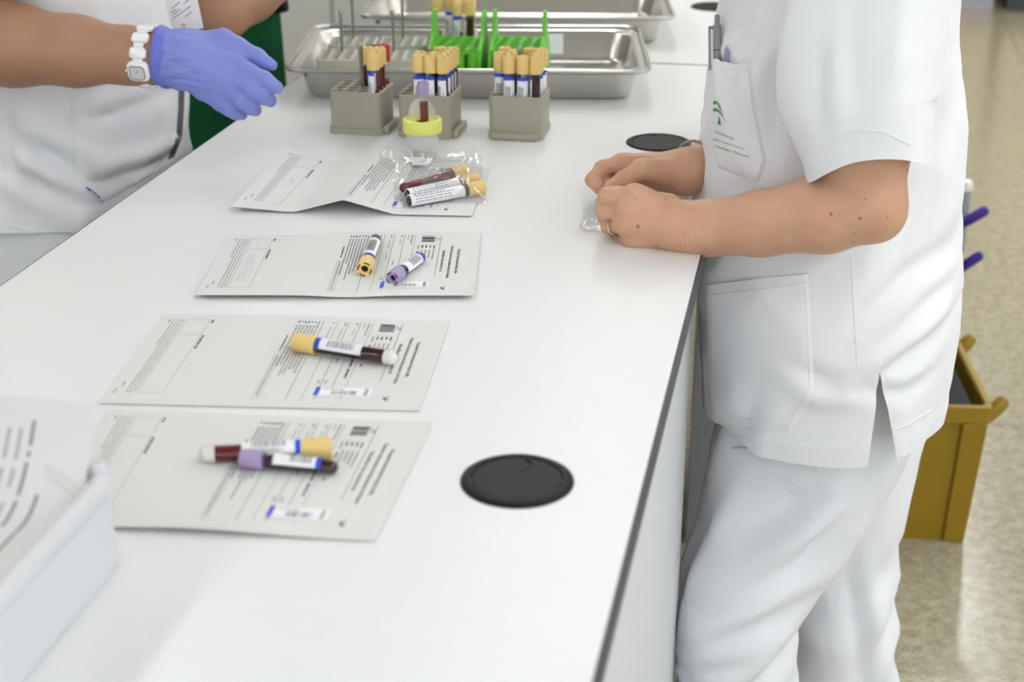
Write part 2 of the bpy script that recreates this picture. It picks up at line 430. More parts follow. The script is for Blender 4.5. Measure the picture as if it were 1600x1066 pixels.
# daylight: unseen windows behind the photographer, two in the right wall; left front pair added to brighten the left person
wz0, wz1 = .85, 2.55; nwin = 0
def window_wall(name, lo_, hi_, wins, put, face):
    """put(a, b, d0, d1, z0, z1): box from a to b along the wall, d0..d1 outward from the room face"""
    global nwin
    wf = MB(); wf.box(*put(lo_, hi_, 0, .12), -.06, wz0); wf.box(*put(lo_, hi_, 0, .12), wz1, HC)
    ed = [lo_]+[v for w_ in wins for v in w_]+[hi_]
    for a, b in zip(ed[::2], ed[1::2]): wf.box(*put(a, b, 0, .12), wz0, wz1)
    tag(obj(name, wf, 'wall_white', smooth=False), kind='structure')
    for a, b in wins:
        nwin += 1; wm = MB()
        for q in ((a, a+.05, wz0, wz1), (b-.05, b, wz0, wz1), (a+.05, b-.05, wz0, wz0+.05), (a+.05, b-.05, wz1-.05, wz1), ((a+b)/2-.025, (a+b)/2+.025, wz0+.05, wz1-.05)):
            wm.box(*put(q[0], q[1], .03, .09), q[2], q[3])
        wo = tag(obj('window_%d' % nwin, wm, 'lamp_frame', smooth=False), kind='structure')
        for c, d in ((a+.05, (a+b)/2-.025), ((a+b)/2+.025, b-.05)):
            obj('pane', MB().box(*put(c, d, .058, .062), wz0+.05, wz1-.05), 'tube_glass', wo, smooth=False)
        ld = bpy.data.lights.new('daylight_portal', 'AREA'); ld.shape = 'RECTANGLE'; ld.size = b-a; ld.size_y = wz1-wz0; ld.cycles.is_portal = True
        lo = bpy.data.objects.new('daylight_portal', ld); COL.objects.link(lo); p = put(a, b, .13, .13); lo.location = ((p[0]+p[1])/2, (p[2]+p[3])/2, (wz0+wz1)/2); lo.rotation_euler = face
window_wall('wall_front', X0-.1, X1+.12, [(-4.3, -2.1), (-1.8, .4), (.7, 2.9), (3.2, 5.4)], lambda a, b, d0, d1: (a, b, Y0-d1, Y0-d0), (math.radians(90), 0, 0))
window_wall('wall_right', Y0, Y1, [(-.6, 1.6), (2.0, 4.2)], lambda a, b, d0, d1: (X1+d0, X1+d1, a, b), (math.radians(90), 0, math.radians(90)))

# unseen ceiling lamps: long louvre fittings; fourth row is extra, added to lift the tunic
lx = [-2.1, -0.61, 0.88, 2.37, 3.86]; ly = [-3.0, -1.35, 0.3, 1.95, 3.6, 5.25, 6.9, 8.55]
frm = MB(); 
for a in ((-.13, .13, -.62, -.60), (-.13, .13, .60, .62), (-.13, -.11, -.60, .60), (.11, .13, -.60, .60)): frm.box(*a, -.03, 0)
frm_m = frm.mesh('frame', False); frm_m.materials.append(MATS['lamp_frame'])
dif_m = MB().box(-.11, .11, -.60, .60, -.02, 0).mesh('diffuser', False); dif_m.materials.append(MATS['lamp_glow'])
rown = ['first', 'second', 'third', 'fourth', 'fifth', 'sixth', 'seventh', 'eighth']; coln = ['leftmost', 'second', 'third', 'fourth', 'rightmost']
for i, x in enumerate(lx):
    for j, y in enumerate(ly):
        if i == 1 and j not in (4, 5): continue  # only two lamps above the tables, added to brighten the far table top
        e = empty('ceiling_lamp', (x, y, HC-.001), f'long white unseen ceiling lamp, {rown[j]} in the {coln[i]} row', 'lamp', 'long ceiling lamps')
        for nm, me in (('frame', frm_m), ('diffuser', dif_m)):
            o = bpy.data.objects.new(nm, me); COL.objects.link(o); o.parent = e

# far furniture at the end of the hall and behind the left side
def cupboard(name, label, x0, x1, y0, y1, z1, plinth, body, plm, ndoor):
    e = empty(name, ((x0+x1)/2, (y0+y1)/2, 0), label, 'cabinet')
    cx, cy = (x0+x1)/2, (y0+y1)/2
    obj('plinth', MB().box(x0-cx+.01, x1-cx-.01, y0-cy+.02, y1-cy, 0, plinth), plm, e)
    obj('carcass', MB().box(x0-cx, x1-cx, y0-cy+.02, y1-cy, plinth, z1), body, e)
    w_ = (x1-x0)/ndoor
    for k in range(ndoor):
        d = obj('door', MB().box(x0-cx+k*w_+.003, x0-cx+(k+1)*w_-.003, y0-cy, y0-cy+.019, plinth+.004, z1-.004), body, e, bevel=.002)
        hx = x0-cx+k*w_+(w_-.05 if k % 2 == 0 else .05)
        obj('handle', MB().tube([(hx, y0-cy-.001, z1*.5), (hx, y0-cy-.03, z1*.5), (hx, y0-cy-.03, z1*.5+.14), (hx, y0-cy-.001, z1*.5+.14)], .006), 'steel_rod', d)
    return e
cupboard('storage_cabinet', 'pale beige cabinet with lilac plinth at the far end of the floor', -.4, 0.88, 8.2, 8.8, 2.0, .10, 'wall_beige', 'cabinet_lilac', 3)
cupboard('storage_cabinet', 'beige cabinet with dark plinth at the far right end', 0.93, 2.4, 8.2, 8.8, 2.0, .12, 'wall_beige', 'cabinet_dark', 3)
cupboard('storage_cabinet', 'tall pale grey cabinet behind the steel trays', -2.5, -1.06, 4.4, 4.9, 2.0, .08, 'cabinet_pale', 'cabinet_pale', 4)
cupboard('storage_cabinet', 'wide cream cabinet at back behind the tray corner', -1.02, -.55, 4.4, 4.9, 2.0, .08, 'wall_white', 'cabinet_pale', 1)

# ================================================================== TABLES
XL, XR = -0.838, -0.108
def table(name, label, y0, y1, holes, ped):
    e = empty(name, ((XL+XR)/2, (y0+y1)/2, 0), label, 'table', 'white laminate work tables'); cx, cy = e.location.x, e.location.y
    top = MB().box(XL-cx+.002, XR-cx-.002, y0-cy+.002, y1-cy-.002, ZT-.0275, ZT)
    obj('table_top', top, 'laminate', e, smooth=False)
    eb = MB()
    for a in ((XL-cx, XL-cx+.002, y0-cy, y1-cy), (XR-cx-.002, XR-cx, y0-cy, y1-cy), (XL-cx+.002, XR-cx-.002, y0-cy, y0-cy+.002), (XL-cx+.002, XR-cx-.002, y1-cy-.002, y1-cy)):
        eb.box(*a, ZT-.028, ZT-.0006)
    obj('edge_band', eb, 'edge_band', e, smooth=False)
    if ped:
        a, b = ped
        obj('pedestal', MB().box(XL-cx+.05, XR-cx-.016, a-cy, b-cy, .06, ZT-.028), 'panel_white', e, smooth=False, bevel=.002)
        obj('plinth', MB().box(XL-cx+.08, XR-cx-.05, a-cy+.03, b-cy-.03, 0, .06), 'edge_band', e, smooth=False)
    for x, y in ((XL-cx+.04, y1-cy-.04), (XR-cx-.04, y1-cy-.04), (XL-cx+.04, y0-cy+.04), (XR-cx-.04, y0-cy+.04)):
        if ped and ped[0] < y+cy < ped[1]: continue
        obj('leg', MB().box(x-.025, x+.025, y-.025, y+.025, 0, ZT-.0275), 'grey_paint', e, smooth=False, bevel=.003)
    obj('shade_panel', MB().box(-.009, .009, (ped[1]-cy if ped else y0-cy)+.05, y1-cy-.08, .12, ZT-.028), 'edge_band', e, smooth=False)  # dark panel added to stand in for the shade of the open leg space
    return e
table('work_table', 'white laminate table under the printed forms with dark edge band', 0.35, 2.617, (), (0.37, 1.76))
table('work_table', 'white laminate table beyond the dark joint behind the steel trays', 2.621, 4.3, (), None)

# cable grommets
def grommet(x, y, label, ang):
    e = empty('cable_grommet', (x, y, ZT), label, 'grommet', 'black cable grommets in the table tops', rot=(0, 0, ang))
    obj('flange', MB().lathe([(.046, 0), (.0455, .0014), (.0435, .0026), (.0385, .0034), (.0372, .0030), (.0368, .0012), (.0368, 0)], 64), 'black_plastic', e)
    lid = MB().lathe([(.0364, 0), (.0364, .0022), (.0358, .0027), (.030, .0026), (.012, .0022), (0, .0021)], 64)
    l = obj('lid', lid, 'black_plastic', e)
    pts = [(.004+.031*math.sin(t*1.25), .002+.0335*t, .0030) for t in [k/10 for k in range(11)]]
    obj('cable_slot', MB().tube([(.010*math.sin(t*2.6), .012+.022*t, .0022) for t in [k/10 for k in range(11)]], [.0006+.0016*k/10 for k in range(11)], 8), 'dark_slot', l)
    return e
g = T(808, 752); grommet(g[0], g[1], 'black round cable grommet beside the nearest form', 0.1)
g = T(1029, 223.5); grommet(g[0], g[1], 'black round cable grommet just beyond the bare hands', 0.6)
grommet(-.21, 3.156, 'black round cable grommet on the far table, farthest away', 0.3)

# ================================================================== FORMS
def A4map(corners, zf):
    BL, BR, TR, TL = [np.array(c[:2]) for c in corners]
    def f(X, Y, lift=0.0):
        s = 1-Y/297.0; t = 1-X/210.0
        p = BL*(1-s)*(1-t)+BR*s*(1-t)+TR*s*t+TL*(1-s)*t
        return (p[0], p[1], zf(s, t)+lift)
    return f
def form(label, corners, zf, sticker=True, scrib=None, seed=1, big=False):
    rnd = random.Random(seed)
    f = A4map(corners, zf); c0 = np.mean([f(0, 0), f(210, 297)], axis=0)
    e = empty('request_form', tuple(c0), label, 'form', 'printed laboratory request forms')
    def L(X, Y, l=0.0): return tuple(np.array(f(X, Y, l))-c0)
    nu, nv = 60, (72 if big else 16)
    sh = MB(); top = [[L(210*(1-j/nv), 297*(1-i/nu), .00018) for i in range(nu+1)] for j in range(nv+1)]
    bot = [[(p[0], p[1], p[2]-.00016) for p in r] for r in top]
    V = [p for r in top for p in r]+[p for r in bot for p in r]; N = (nu+1)*(nv+1); W = nu+1; fc = []
    for j in range(nv):
        for i in range(nu):
            a = j*W+i; fc.append((a, a+1, a+W+1, a+W)); fc.append((N+a, N+a+W, N+a+W+1, N+a+1))
    rim = [i for i in range(W)]+[j*W+nu for j in range(1, nv+1)]+[nv*W+i for i in range(nu-1, -1, -1)]+[j*W for j in range(nv-1, 0, -1)]
    for a, b in zip(rim, rim[1:]+rim[:1]): fc.append((a, N+a, N+b, b))
    obj('sheet', sh.add(V, fc), 'paper', e, angle=1.0)
    H = .00034
    B = {'ink': MB(), 'ink_grey': MB(), 'ink_pale': MB()}
    def rect(m, X0, X1, Y0, Y1, h=H):
        lx_, ly_ = X1-X0, Y1-Y0; k = max(1, int(max(lx_, ly_)/6))
        if lx_ >= ly_: pts = [(L(X0+lx_*i/k, Y0, h), L(X0+lx_*i/k, Y1, h)) for i in range(k+1)]
        else: pts = [(L(X0, Y0+ly_*i/k, h), L(X1, Y0+ly_*i/k, h)) for i in range(k+1)]
        m.add([p for q in pts for p in q], [(2*i, 2*i+1, 2*i+3, 2*i+2) for i in range(k)])
    def words(m, X0, X1, Y, h_=1.5, dens=1.0):          # a line of print too small to read
        x = X0
        while x < X1-1.5:
            wl = rnd.uniform(2.2, 8.5); x2 = min(X1, x+wl); rect(B[m], x, x2, Y, Y+h_); x = x2+rnd.uniform(.9, 1.5)
    def rule(m, X0, X1, Y, w_=.45): rect(B[m], X0, X1, Y-w_/2, Y+w_/2)
    def frame(m, X0, X1, Y0, Y1, w_=.4):
        rule(m, X0, X1, Y0, w_); rule(m, X0, X1, Y1, w_); rect(B[m], X0, X0+w_, Y0, Y1); rect(B[m], X1-w_, X1, Y0, Y1)
    def text(m, s, X0, X1, Y, size, bold=0.0):
        v, fs = text_mesh(s, size); xm = max(p[0] for p in v); k = (X1-X0)/xm
        for off in ((0, bold) if bold else (0,)):
            B[m].add([L(X0+p[0]*k+off, Y-p[1], H) for p in v], fs)
    if big:                                              # larger print, too blurred to read
        for m_, segs, Y_ in (('ink_grey', ((10, 22), (25, 28), (31, 52), (56, 84)), 45), ('ink_grey', ((50, 92), (94, 130)), 31), ('ink_pale', ((14, 30), (35, 47), (58, 90)), 54), ('ink_pale', ((14, 30), (35, 47), (58, 90)), 63), ('ink_pale', ((16, 46), (58, 90)), 73)):
            for x0_, x1_ in segs: rect(B[m_], x0_, x1_, Y_, Y_+2.6)
    else:
        text('ink', 'Hospital Universitario Reina Sofía', 56, 138, 24.5, 5.4, .25)
        text('ink', 'Petición electrónica de laboratorio de Rutina', 46, 154, 33.0, 5.4, .25)
        text('ink', 'Identificar las muestras así', 62, 132, 41.5, 5.4, .25)
        # small emblem by the header
        rule('ink_grey', 180, 193, 33, .9); rect(B['ink'], 184, 188, 34.5, 37.2); rect(B['ink_grey'], 186, 191, 33.5, 36)
        rule('ink', 12, 150, 46)
        x = 14
        while x < 33:                                        # bar code
            b_ = rnd.choice((.5, .8, 1.5, .5)); rect(B['ink_grey' if b_ < 1 else 'ink'], x, x+b_, 52+rnd.uniform(-.5, 2), 68); x += b_+rnd.choice((.5, .8))
        words('ink_pale', 18, 27, 49.5); words('ink_grey', 20, 29, 46.8, 1.3)
        rule('ink_pale', 42.5, 43, 48, .3); rect(B['ink_pale'], 42.5, 42.9, 46, 80)
        for k, Y in enumerate((51.5, 56, 60.5, 65)):
            words('ink', 46, 57 if k == 0 else 54, Y, 1.7); words('ink_grey', 62, 92-5*(k % 3), Y, 1.5)
        words('ink_grey', 46, 60, 69.5, 1.6); words('ink', 66, 78, 69.5, 1.6); words('ink_grey', 82, 104, 69.5, 1.6); words('ink', 112, 118, 69.5, 1.6)
        rule('ink_grey', 12, 190, 76); words('ink_grey', 13, 44, 79, 1.5); words('ink', 96, 120, 79.5, 2.2); words('ink', 124, 146, 79.5, 2.2)
        words('ink_pale', 13, 28, 83.5, 1.4)
        rule('ink', 12, 186, 88.5); words('ink_grey', 14, 22, 91, 1.5); words('ink_pale', 28, 44, 91.5, 1.5); words('ink_grey', 100, 112, 94.5, 1.5)
        rule('ink', 12, 192, 100.5); words('ink_grey', 14, 22, 103, 1.5); words('ink_pale', 28, 58, 104, 1.4); words('ink_pale', 70, 92, 104, 1.4)
        words('ink_grey', 150, 160, 103, 1.4); words('ink_grey', 150, 160, 96, 1.4)
        rule('ink_grey', 12, 192, 112); words('ink_grey', 14, 20, 115, 1.4); words('ink_pale', 26, 74, 116, 1.4)
        rule('ink', 12, 194, 126.5)
        for k in range(7):
            words('ink', 14, 19, 130+3.4*k, 1.6); words('ink_grey', 24 if k else 14, rnd.uniform(100, 160), 130+3.4*k, 1.5)
        frame('ink_grey', 96, 194, 152, 158); words('ink_grey', 98, 190, 154.2, 1.6)
        words('ink', 50, 86, 155, 1.6)
        frame('ink_grey', 14, 50, 243, 267); frame('ink_grey', 53, 186, 243, 267)
        words('ink', 14, 24, 239, 1.9); words('ink', 53, 86, 239, 2.2)
        for k in range(4): words('ink_grey', 14, 186 if k < 3 else 80, 270+3.4*k, .9)
        words('ink_grey', 14, 22, 284, 1.4); words('ink_grey', 164, 176, 284, 1.4); words('ink_grey', 178, 188, 288, 1.4)
    for k, m in B.items(): tag(obj('print', m, k, e, smooth=False, fix=False), kind='stuff')
    if scrib:
        X0, X1, Yc, amp, n = scrib; pts = []
        for k in range(n*5+1):
            t = k/(n*5); pts.append((X0+(X1-X0)*t, Yc+amp*math.sin(t*n*3.3)*rnd.uniform(.3, 1)+2*math.sin(9*t)))
        pm = MB()
        for a, b in zip(pts, pts[1:]):
            if rnd.random() < .14: continue
            dx, dy = b[0]-a[0], b[1]-a[1]; l_ = math.hypot(dx, dy)+1e-6; ox, oy = -dy/l_*.3, dx/l_*.3
            pm.add([L(a[0]+ox, a[1]+oy, H), L(b[0]+ox, b[1]+oy, H), L(b[0]-ox, b[1]-oy, H), L(a[0]-ox, a[1]-oy, H)], [(0, 1, 2, 3)])
        tag(obj('handwriting', pm, 'pen_ink', e, smooth=False, fix=False), kind='stuff')
    if sticker:
        st = MB(); rect(st, 166, 184, 50, 104, .0005)
        so = obj('sticker', st, 'sticker', e, smooth=False, fix=False)
        bl = MB(); rect(bl, 166, 184, 98.5, 103, .0007); obj('blue_end', bl, 'blue_print', so, smooth=False, fix=False)
        bc = MB(); y = 64
        while y < 88:
            b_ = rnd.choice((.4, .8, 1.3)); rect(bc, 173+rnd.uniform(-.4, .4), 181.5, y, y+b_, .0007); y += b_+rnd.choice((.5, .9, 1.6))
        for k in range(5): rect(bc, 168+k*3, 169.8+k*3, 53, 56.5, .0007)
        rect(bc, 169, 170.2, 76, 96, .0007)
        tag(obj('bar_code', bc, 'ink_grey', so, smooth=False, fix=False), kind='stuff')
    return e, f

def flat(px): return [T(*p) for p in px]
def bell(x, c, w_): return math.exp(-((x-c)/w_)**2)
z0 = ZT+.0004
# 1: farthest form, folded twice so that it buckles
c1 = flat([(362, 332), (737, 340), (765, 264), (447, 250)])
P1, f1 = form('printed form with two fold creases under the clear sample bag', c1,
     lambda s, t: z0+.016*max(0, 1-s/.26)**1.2*(.35+.65*t)+.017*max(0, 1-abs(s-.47)/.21)*(1-.35*t)+.0015, scrib=(95, 125, 254, 4, 7), seed=3)
c2 = flat([(305, 468), (740, 469), (752, 367), (357, 370)])
P2, f2 = form('printed form carrying a yellow capped and a purple capped tube side by side', c2,
     lambda s, t: z0+.0035*(1-t)**2*(1-.6*bell(s, .55, .12))+.004*t*t*bell(s, .62, .25)+.001, scrib=(70, 165, 256, 7, 17), seed=4)
c3 = flat([(151, 632), (655, 644), (703, 504), (254, 493)])
P3, f3 = form('printed form with a single yellow capped tube lying across it', c3,
     lambda s, t: z0+.0025*t*t*bell(s, .45, .3)+.0006, seed=5)
c4 = flat([(60, 824), (585, 848), (677, 662), (168, 640)])
P4, f4 = form('printed form nearest the black grommet, with two overlapping tubes', c4,
     lambda s, t: z0+.004*(1-t)**2*bell(s, .45, .3)+.0006, seed=6)

# ================================================================== TUBES
def arc_patch(m, r, z0_, z1_, a0, a1, n=18):
    V = []
    for k in range(n+1):
        a = a0+(a1-a0)*k/n; V += [(r*math.cos(a), r*math.sin(a), z0_), (r*math.cos(a), r*math.sin(a), z1_)]
    m.add(V, [(2*k, 2*k+2, 2*k+3, 2*k+1) for k in range(n)])
TM = {}
def tube_proto(key, R, Lg, rc, lc, capm, bloodm, blood_to, lab, gel=0.0, seed=0, style='cap'):
    """R radius, Lg glass length, rc/lc cap radius/length; lab = (z0,z1,a0,a1) label or None"""
    rnd = random.Random(seed)
    out = []
    hemi = [(R*math.sin(a), R-R*math.cos(a)) for a in [math.pi/2*k/7 for k in range(8)]]
    out.append(('glass', MB().lathe(hemi+[(R, Lg)], 28).mesh('glass'), 'tube_glass', None))
    ri = R-.0011
    hi_ = [(ri*math.sin(a), R-ri*math.cos(a)) for a in [math.pi/2*k/6 for k in range(7)]]
    if gel:
        out.append(('gel', MB().lathe(hi_+[(ri, gel), (0, gel)], 24).mesh('gel'), 'gel', None))
        out.append(('blood', MB().lathe([(0, gel), (ri, gel), (ri, blood_to), (0, blood_to)], 24).mesh('blood'), bloodm, None))
    else:
        out.append(('blood', MB().lathe(hi_+[(ri, blood_to), (0, blood_to)], 24).mesh('blood'), bloodm, None))
    zc = Lg-lc*.62; n = 48; rings = []
    def rg(r, z, rib=0.0): return [((r+rib*(1 if k % 2 else -1))*math.cos(2*math.pi*k/n), (r+rib*(1 if k % 2 else -1))*math.sin(2*math.pi*k/n), z) for k in range(n)]
    rb = .00022
    prof = [(R+.0002, zc, 0), (rc*.97, zc, 0), (rc, zc+.001, rb), (rc*.985, zc+lc-.002, rb), (rc*.95, zc+lc, 0), (rc*.50, zc+lc, 0), (rc*.44, zc+lc-.0008, 0), (rc*.42, zc+lc-.006, 0)]
    out.append(('cap', MB().loft([rg(*p) for p in prof]).mesh('cap', angle=.9), capm, None))
    st = MB().lathe([(rc*.43, zc+lc-.0045), (0, zc+lc-.0042)], 20)
    out.append(('stopper', st.mesh('stopper'), 'dark_slot', 'cap'))
    sl = MB()
    for q in range(4):
        a0 = q*math.pi/2+.35; a1 = a0+.95; V = []
        for k in range(9):
            a = a0+(a1-a0)*k/8; V += [(rc*.70*math.cos(a), rc*.70*math.sin(a), zc+lc+.0001), (rc*.86*math.cos(a), rc*.86*math.sin(a), zc+lc+.0001)]
        sl.add(V, [(2*k, 2*k+1, 2*k+3, 2*k+2) for k in range(8)])
    out.append(('vent_slots', sl.mesh('vent_slots', False), 'dark_slot', 'cap'))
    if lab:
        za, zb, a0, a1 = lab
        m = MB(); arc_patch(m, R+.00025, za, zb, a0, a1); out.append(('label', m.mesh('label'), 'sticker', None))
        b = MB()
        if style == 'cap': arc_patch(b, R+.0004, zb-.0045, zb, a0, a1)
        if style == 'end': arc_patch(b, R+.0004, za, za+.0045, a0, a1)
        if b.v: out.append(('blue_band', b.mesh('blue_band'), 'blue_print', 'label'))
        c = MB(); z = za+.008
        mid = (a0+a1)/2; sp = (a1-a0)
        while z < zb-.014 and style != 'text':
            h_ = rnd.choice((.0005, .0009, .0014)); arc_patch(c, R+.0004, z, z+h_, mid-sp*.30, mid+sp*.12, 8); z += h_+rnd.choice((.0006, .001))
        for k in range(3 if style != 'text' else 0):
            z = zb-.008; arc_patch(c, R+.0004, za+.006, zb-.012-rnd.uniform(0, .012), mid+sp*(.2+.07*k), mid+sp*(.225+.07*k), 3)
        if style == 'text':
            for k in range(7):
                z = za+.006
                while z < zb-.012-.02*rnd.random():
                    wl = rnd.uniform(.002, .007); arc_patch(c, R+.0004, z, z+wl, a0+.3+.42*k, a0+.3+.42*k+(.2 if k in (2, 3) else .11), 2); z += wl+.0014
        out.append(('bar_code' if style != 'text' else 'print', c.mesh('bar_code'), 'ink_grey', 'label'))
    for nm, me, mt, _ in out: me.materials.append(MATS[mt])
    TM[key] = (out, R, rc, Lg, lc)
def tube_at(key, base, axis, spin, label, group=None, small=False):
    out, R, rc, Lg, lc = TM[key]
    e = empty('sample_tube', tuple(base), label, 'tube', group)
    z = Vector(axis).normalized(); up = Vector((0, 0, 1)) if abs(z.z) < .9 else Vector((0, -1, 0))
    y = (up-z*up.dot(z)).normalized(); x = y.cross(z)          # local +y faces up (lying) or the camera (standing)
    M = Matrix((x, y, z)).transposed()@Matrix.Rotation(spin, 3, 'Z'); e.rotation_euler = M.to_euler()
    made = {}
    for nm, me, mt, par in out:
        o = bpy.data.objects.new(nm, me); COL.objects.link(o); o.parent = made[par] if par else e; made[nm] = o
    return e
HP = math.pi/2
tube_proto('yel', .0078, .100, .0091, .024, 'cap_yellow', 'blood', .078, (.022, .080, HP-1.5, HP+1.1), seed=1)
tube_proto('yel_half', .0078, .100, .0091, .024, 'cap_yellow', 'blood_red', .055, (.026, .082, HP-1.2, HP+.2), seed=2)
tube_proto('yel_dark', .0078, .100, .0091, .024, 'cap_yellow', 'blood', .080, (.026, .082, HP-2.2, HP-.5), seed=3)
tube_proto('yel_gel', .0078, .100, .0091, .024, 'cap_yellow', 'blood', .082, (.036, .084, HP-2.0, HP+.15), gel=.014, seed=4)
tube_proto('yel_gel_red', .0078, .100, .0091, .024, 'cap_yellow', 'blood_red', .080, (.036, .084, HP-1.0, HP+1.3), gel=.014, seed=4)
tube_proto('yel_label', .0078, .100, .0091, .024, 'cap_yellow', 'blood', .080, (.004, .079, HP-2.2, HP+1.4), seed=5, style='text')
tube_proto('yel_bare', .0078, .100, .0091, .024, 'cap_yellow', 'blood_red', .083, None, seed=5)
tube_proto('red', .0078, .100, .0091, .024, 'cap_red', 'blood_red', .06, None, seed=6)
tube_proto('green', .0066, .100, .0085, .020, 'cap_green', 'blood', .06, None, seed=6)
tube_proto('pur', .0066, .075, .0080, .019, 'cap_purple', 'blood', .060, (.014, .054, HP-1.9, HP+.9), seed=7, style='end')
tube_proto('pur_flip', .0066, .075, .0080, .019, 'cap_purple', 'blood', .060, (.010, .054, HP-1.6, HP+1.3), seed=8, style='end')
tube_proto('pur_red', .0066, .075, .0080, .019, 'cap_purple', 'blood_red', .055, None, seed=9)

def lying(key, pa, pb, label, spin=0.0, group='sample tubes lying on the forms', lift=0.0):
    """pa: pixel of the rounded end, pb: pixel of the cap end, both of the tube axis"""
    out, R, rc, Lg, lc = TM[key]
    h = rc+.0012+lift
    a = T(*pa, h); b = T(*pb, h); d = b-a; d /= np.linalg.norm(d); total = Lg+lc*.38
    mid = (a+b)/2; base = mid-d*total/2
    sl = math.asin((rc-R)/(Lg-.01))                          # the cap is thicker, so the round end lies lower
    d2 = np.array([d[0]*math.cos(sl), d[1]*math.cos(sl), math.sin(sl)])
    base[2] = ZT+R+.0014+lift
    return tube_at(key, base, d2, spin, label, group)
lying('yel', (587, 374), (571, 418), 'yellow capped blood tube with its slotted cap facing the viewer', .35)
lying('pur_flip', (656, 402), (618, 432), 'purple capped tube angled beside the yellow cap tube, cap toward viewer', -.2)
lying('yel_gel', (612, 558), (470, 537), 'single yellow capped gel tube with pale round end on the third form', .55)
lying('yel_gel_red', (324, 708), (504, 701), 'yellow capped tube on the nearest form, lying behind the purple one', .2)
lying('pur', (526, 729), (381, 718), 'purple capped tube on the nearest form, lying in front', .5)
zb_ = .0045
lying('yel_bare', (640, 290), (712, 271), 'wine coloured tube at the back inside the clear bag', 0, 'tubes inside the clear bag', lift=zb_)
lying('yel_label', (640, 303), (738, 283), 'labelled tube in the middle inside the clear bag', .3, 'tubes inside the clear bag', lift=zb_-.002)
lying('yel_label', (645, 312), (745, 295), 'white labelled yellow capped tube at the front inside the clear bag', .9, 'tubes inside the clear bag', lift=zb_-.004)

# ================================================================== RACKS
RW, RH, PIT = .077, .062, .0182
def rack_body_mesh(name, RH=.062):
    m = MB(); n = 16
    for i in range(4):
        for j in range(4):
            cx, cy = (i-1.5)*PIT, (j-1.5)*PIT; sq = []
            for k in range(n):
                a = 2*math.pi*k/n; c, s_ = math.cos(a), math.sin(a); q = PIT/2/max(abs(c), abs(s_)); sq.append((cx+q*c, cy+q*s_, RH))
            ci = [(cx+.0082*math.cos(2*math.pi*k/n), cy+.0082*math.sin(2*math.pi*k/n), RH-.0005) for k in range(n)]
            lo_ = [(p[0], p[1], .008) for p in ci]
            m.loft([sq, ci, lo_], cap1=True)
    o1 = [(x, y, RH-.0015) for x, y in rrect(RW, RW, .009, 6)]; o2 = [(x, y, RH) for x, y in rrect(RW-.003, RW-.003, .0075, 6)]
    o3 = []
    hw = PIT*2
    for x, y in rrect(RW, RW, .009, 6):
        q = hw/max(abs(x), abs(y)); o3.append((x*q, y*q, RH))
    bt = [(x, y, .010) for x, y in rrect(RW-.001, RW-.001, .009, 6)]
    b2 = [(x, y, .009) for x, y in rrect(RW+.003, RW+.003, .010, 6)]; b3 = [(x, y, 0) for x, y in rrect(RW+.003, RW+.003, .010, 6)]
    m.loft([b3, b2, bt, o1, o2, o3], cap0=True)
    return m
rk_m = rack_body_mesh('b').mesh('body', angle=.6); rk_m.materials.append(MATS['rack_grey'])
rkl_m = rack_body_mesh('b', .056).mesh('body', angle=.6); rkl_m.materials.append(MATS['rack_light'])
rod_m = MB().lathe([(0, .060), (.0024, .060), (.0024, .118), (.0032, .1185), (.0034, .123), (.002, .1255), (0, .126)], 14).mesh('handle_rod'); rod_m.materials.append(MATS['steel_rod'])
def rack(x, y, z, rot, label, light=False, lip=None, group='grey tube racks'):
    e = empty('tube_rack', (x, y, z), label, 'rack', group, rot=(0, 0, rot))
    o = bpy.data.objects.new('body', rkl_m if light else rk_m); COL.objects.link(o); o.parent = e
    o = bpy.data.objects.new('handle_rod', rod_m); COL.objects.link(o); o.parent = e
    if lip:
        h = RW/2
        b = MB().box(h+.0005, h+.009, -h+.006, h-.006, 0, .012) if lip == 'r' else MB().box(-h+.004, h-.004, -h-.008, -h-.0005, 0, .010)
        obj('base_lip', b, 'rack_grey', e, bevel=.003)
    return e
def fill(e, spots, where, small=False):
    for k, (i, j, key) in enumerate(spots):
        M = Matrix.Translation(e.location)@Matrix.Rotation(e.rotation_euler.z, 4, 'Z')
        out = TM[key]; tl = (random.uniform(-.012, .012), random.uniform(-.012, .012))
        p = M@Vector(((i-1.5)*PIT, (j-1.5)*PIT, .0085))
        cap = {'r': 'red', 'g': 'dark green'}.get(key[0], 'yellow')
        col_ = ['first', 'second', 'third', 'fourth'][i]; row_ = ['front', 'second', 'third', 'back'][j]
        tube_at(key, p, (tl[0], tl[1], 1), random.uniform(-.6, .6), f'{cap} capped tube in {where}, {row_} row, {col_} from left', 'tubes standing in '+where)
a = T(552, 145, RH)
r1 = rack(-.640, 2.106, ZT, .0, 'grey tube rack nearest the gloved hand, mostly empty', lip='r', group='grey tube racks on the table')
fill(r1, [(3, 0, 'yel_half'), (3, 1, 'yel_half'), (3, 2, 'yel_bare'), (2, 2, 'yel_dark'), (2, 3, 'green'), (3, 3, 'red')], 'the rack nearest the gloved hand')
r2 = rack(-.538, 2.106, ZT, .0, 'grey tube rack right behind the yellow lidded cup', lip='r', group='grey tube racks on the table')
fill(r2, [(1, 0, 'yel'), (1, 1, 'yel'), (2, 0, 'yel'), (2, 1, 'yel_dark'), (2, 3, 'yel'), (3, 0, 'yel'), (3, 1, 'yel'), (3, 2, 'yel'), (3, 3, 'yel')], 'the rack behind the cup')
r3 = rack(-.4105, 2.124, ZT, .0, 'grey tube rack standing apart to the right in front of the green racks', lip='f', group='grey tube racks on the table')
